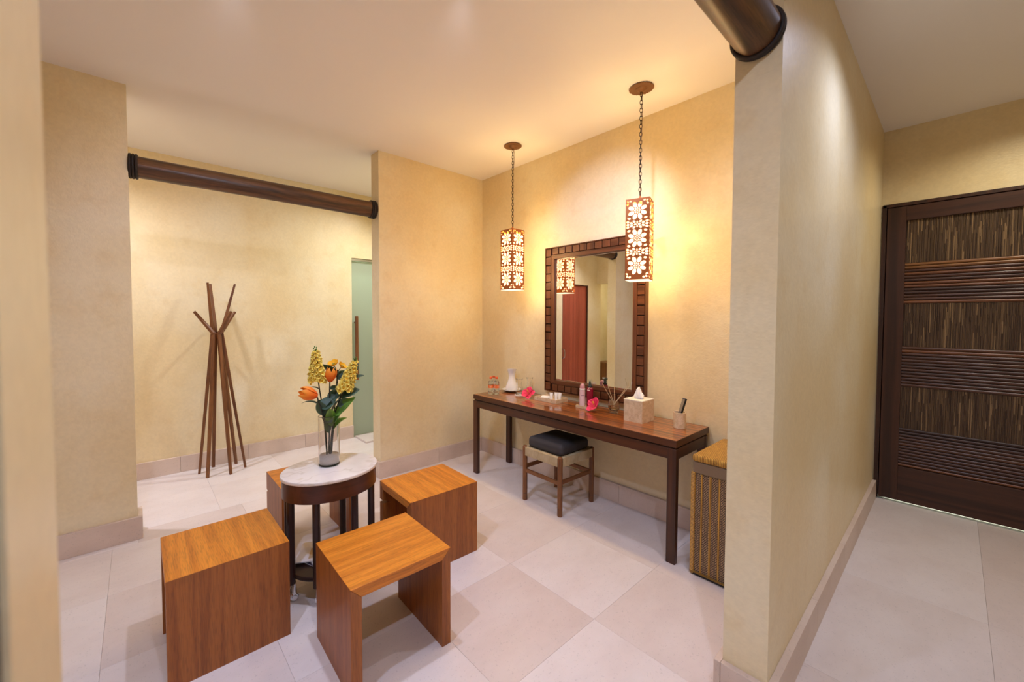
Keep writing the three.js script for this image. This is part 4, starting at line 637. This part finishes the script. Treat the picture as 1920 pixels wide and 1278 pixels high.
  leaf(s1, [-0.03, 0.31, 0.004], 0.15, 0.95, 0.085, 0.042, M.leafDark, 0.5, 1.2); leaf(t2, [0.006, 0.33, 0.004], 2.95, 0.7, 0.075, 0.042, M.leafDark, 0.7, 1.2); leaf(s2, [0.05, 0.33, 0.018], 0.25, 0.6, 0.08, 0.038, M.leafDark, 0.7, 1.0); leaf(s1, [-0.045, 0.43, 0], 2.6, 0.6, 0.05, 0.012, M.leafDark, 0.8); leaf(s1, [-0.03, 0.33, 0], 0.4, 0.9, 0.08, 0.045, M.leafDark, 0.9); leaf(s1, [-0.022, 0.27, 0], -1.2, 1.3, 0.12, 0.048, M.leafDark, 0.6);
  { const f = flowerOf('leafy_sprig', 'dark green leafy sprig reaching out to the right of the bouquet', 'foliage', [[0.012, 0.05, -0.012], [0.035, 0.28, -0.02], [0.085, 0.44, -0.026], [0.12, 0.5, -0.026]], 0.003, M.stemDark); for (const [at, y, p, l, w, c] of [[[0.11, 0.48, -0.026], 0, 0.3, 0.085, 0.02, 0.5], [[0.118, 0.5, -0.026], 0.1, 1.1, 0.075, 0.05, 0.5], [[0.045, 0.5, -0.02], 3.1, 0.85, 0.11, 0.04, 0.5], [[0.05, 0.48, -0.02], 0.2, 0.9, 0.07, 0.045, 0.7], [[0.06, 0.37, -0.024], 0.1, 0.5, 0.1, 0.03, 0.9]]) leaf(f, at, y, p, l, w, M.leafDark, c); part(f, 'twig', tube([[0.055, 0.36, -0.022], [0.05, 0.43, -0.02], [0.047, 0.5, -0.02]], 0.002, 12, 6), M.stemDark); }
  for (const [i, x, z, l] of [[0, 0.018, 0.022, 'thorny bare brown stem standing inside the vase, right of the others']]) { const f = flowerOf('bare_stem', l, 'stem', [[x * 0.4, 0.05, z * 0.4], [x * 1.2, 0.18, z * 0.8], [x * 1.9, 0.31, z * 0.6]], 0.0035, M.stemDark); for (let k = 0; k < 8; k++) part(f, 'thorn', new THREE.ConeGeometry(0.0014, 0.006, 5).rotateZ(k % 2 ? 1.3 : -1.3), M.stemDark, [x * (0.45 + 0.17 * k) + (k % 2 ? -0.004 : 0.004), 0.07 + k * 0.027, z * 0.7]); }
}
// ---------------------------------------------------------------- unseen ceiling lamps, placed out of view to light floors and walls
for (const [x, z, tx, ty, tz, cd, cone, pen, col, label] of SPOTS) {
  const t = thing('unseen_ceiling_lamp', label, 'lamp', [x, CEIL, z]);
  part(t, 'trim_ring', lathe([[0.036, -0.0005], [0.052, -0.0005], [0.054, -0.003], [0.05, -0.006], [0.038, -0.007], [0.036, -0.0005]], 40), M.white);
  part(t, 'lens', new THREE.CylinderGeometry(0.036, 0.036, 0.003, 32).translate(0, -0.002, 0), std({ color: 0xffffff, emissive: col, emissiveIntensity: 1.2, roughness: 0.5 }));
  const l = new THREE.SpotLight(col, cd, 0, cone, pen, 2); l.position.set(0, -0.012, 0); l.target.position.set(tx - x, ty - CEIL, tz - z); l.castShadow = true; l.shadow.radius = 2; l.name = 'unseen_ceiling_lamp_light'; t.add(l); t.add(l.target);
}
{ // unseen lamps placed to light the frosted door, the gap under the slatted door, the mirrored side room
  const lamp = (label, x, y, z, cd, col) => { const t = thing('unseen_ceiling_lamp', label, 'lamp', [x, y, z]); part(t, 'trim_ring', lathe([[0.05, -0.0005], [0.068, -0.0005], [0.07, -0.003], [0.066, -0.006], [0.05, -0.007], [0.05, -0.0005]], 40), M.white); part(t, 'lens', new THREE.CylinderGeometry(0.05, 0.05, 0.003, 32).translate(0, -0.002, 0), std({ color: 0xffffff, emissive: col, emissiveIntensity: 6 })); const l = new THREE.SpotLight(col, cd, 0, 1.35, 0.6, 2); l.position.set(0, -0.012, 0); l.target.position.set(0, -2, 0); l.castShadow = true; l.shadow.radius = 3; l.name = 'unseen_ceiling_lamp_light'; t.add(l); t.add(l.target); };
  lamp('unseen ceiling lamp, placed to light the frosted door from behind', 2.4, CEIL, -5.45, 9, 0xe8fff2);
  lamp('unseen ceiling lamp, placed to light the side room with the low cabinet', -2.0, CEIL, -4.9, 20, 0xf2f6ee);
  lamp('unseen lamp, placed to light the gap under the slatted door', 5.0, 2.6, 0.1, 60, 0xe6fff0);
}

renderer.render(scene, camera);
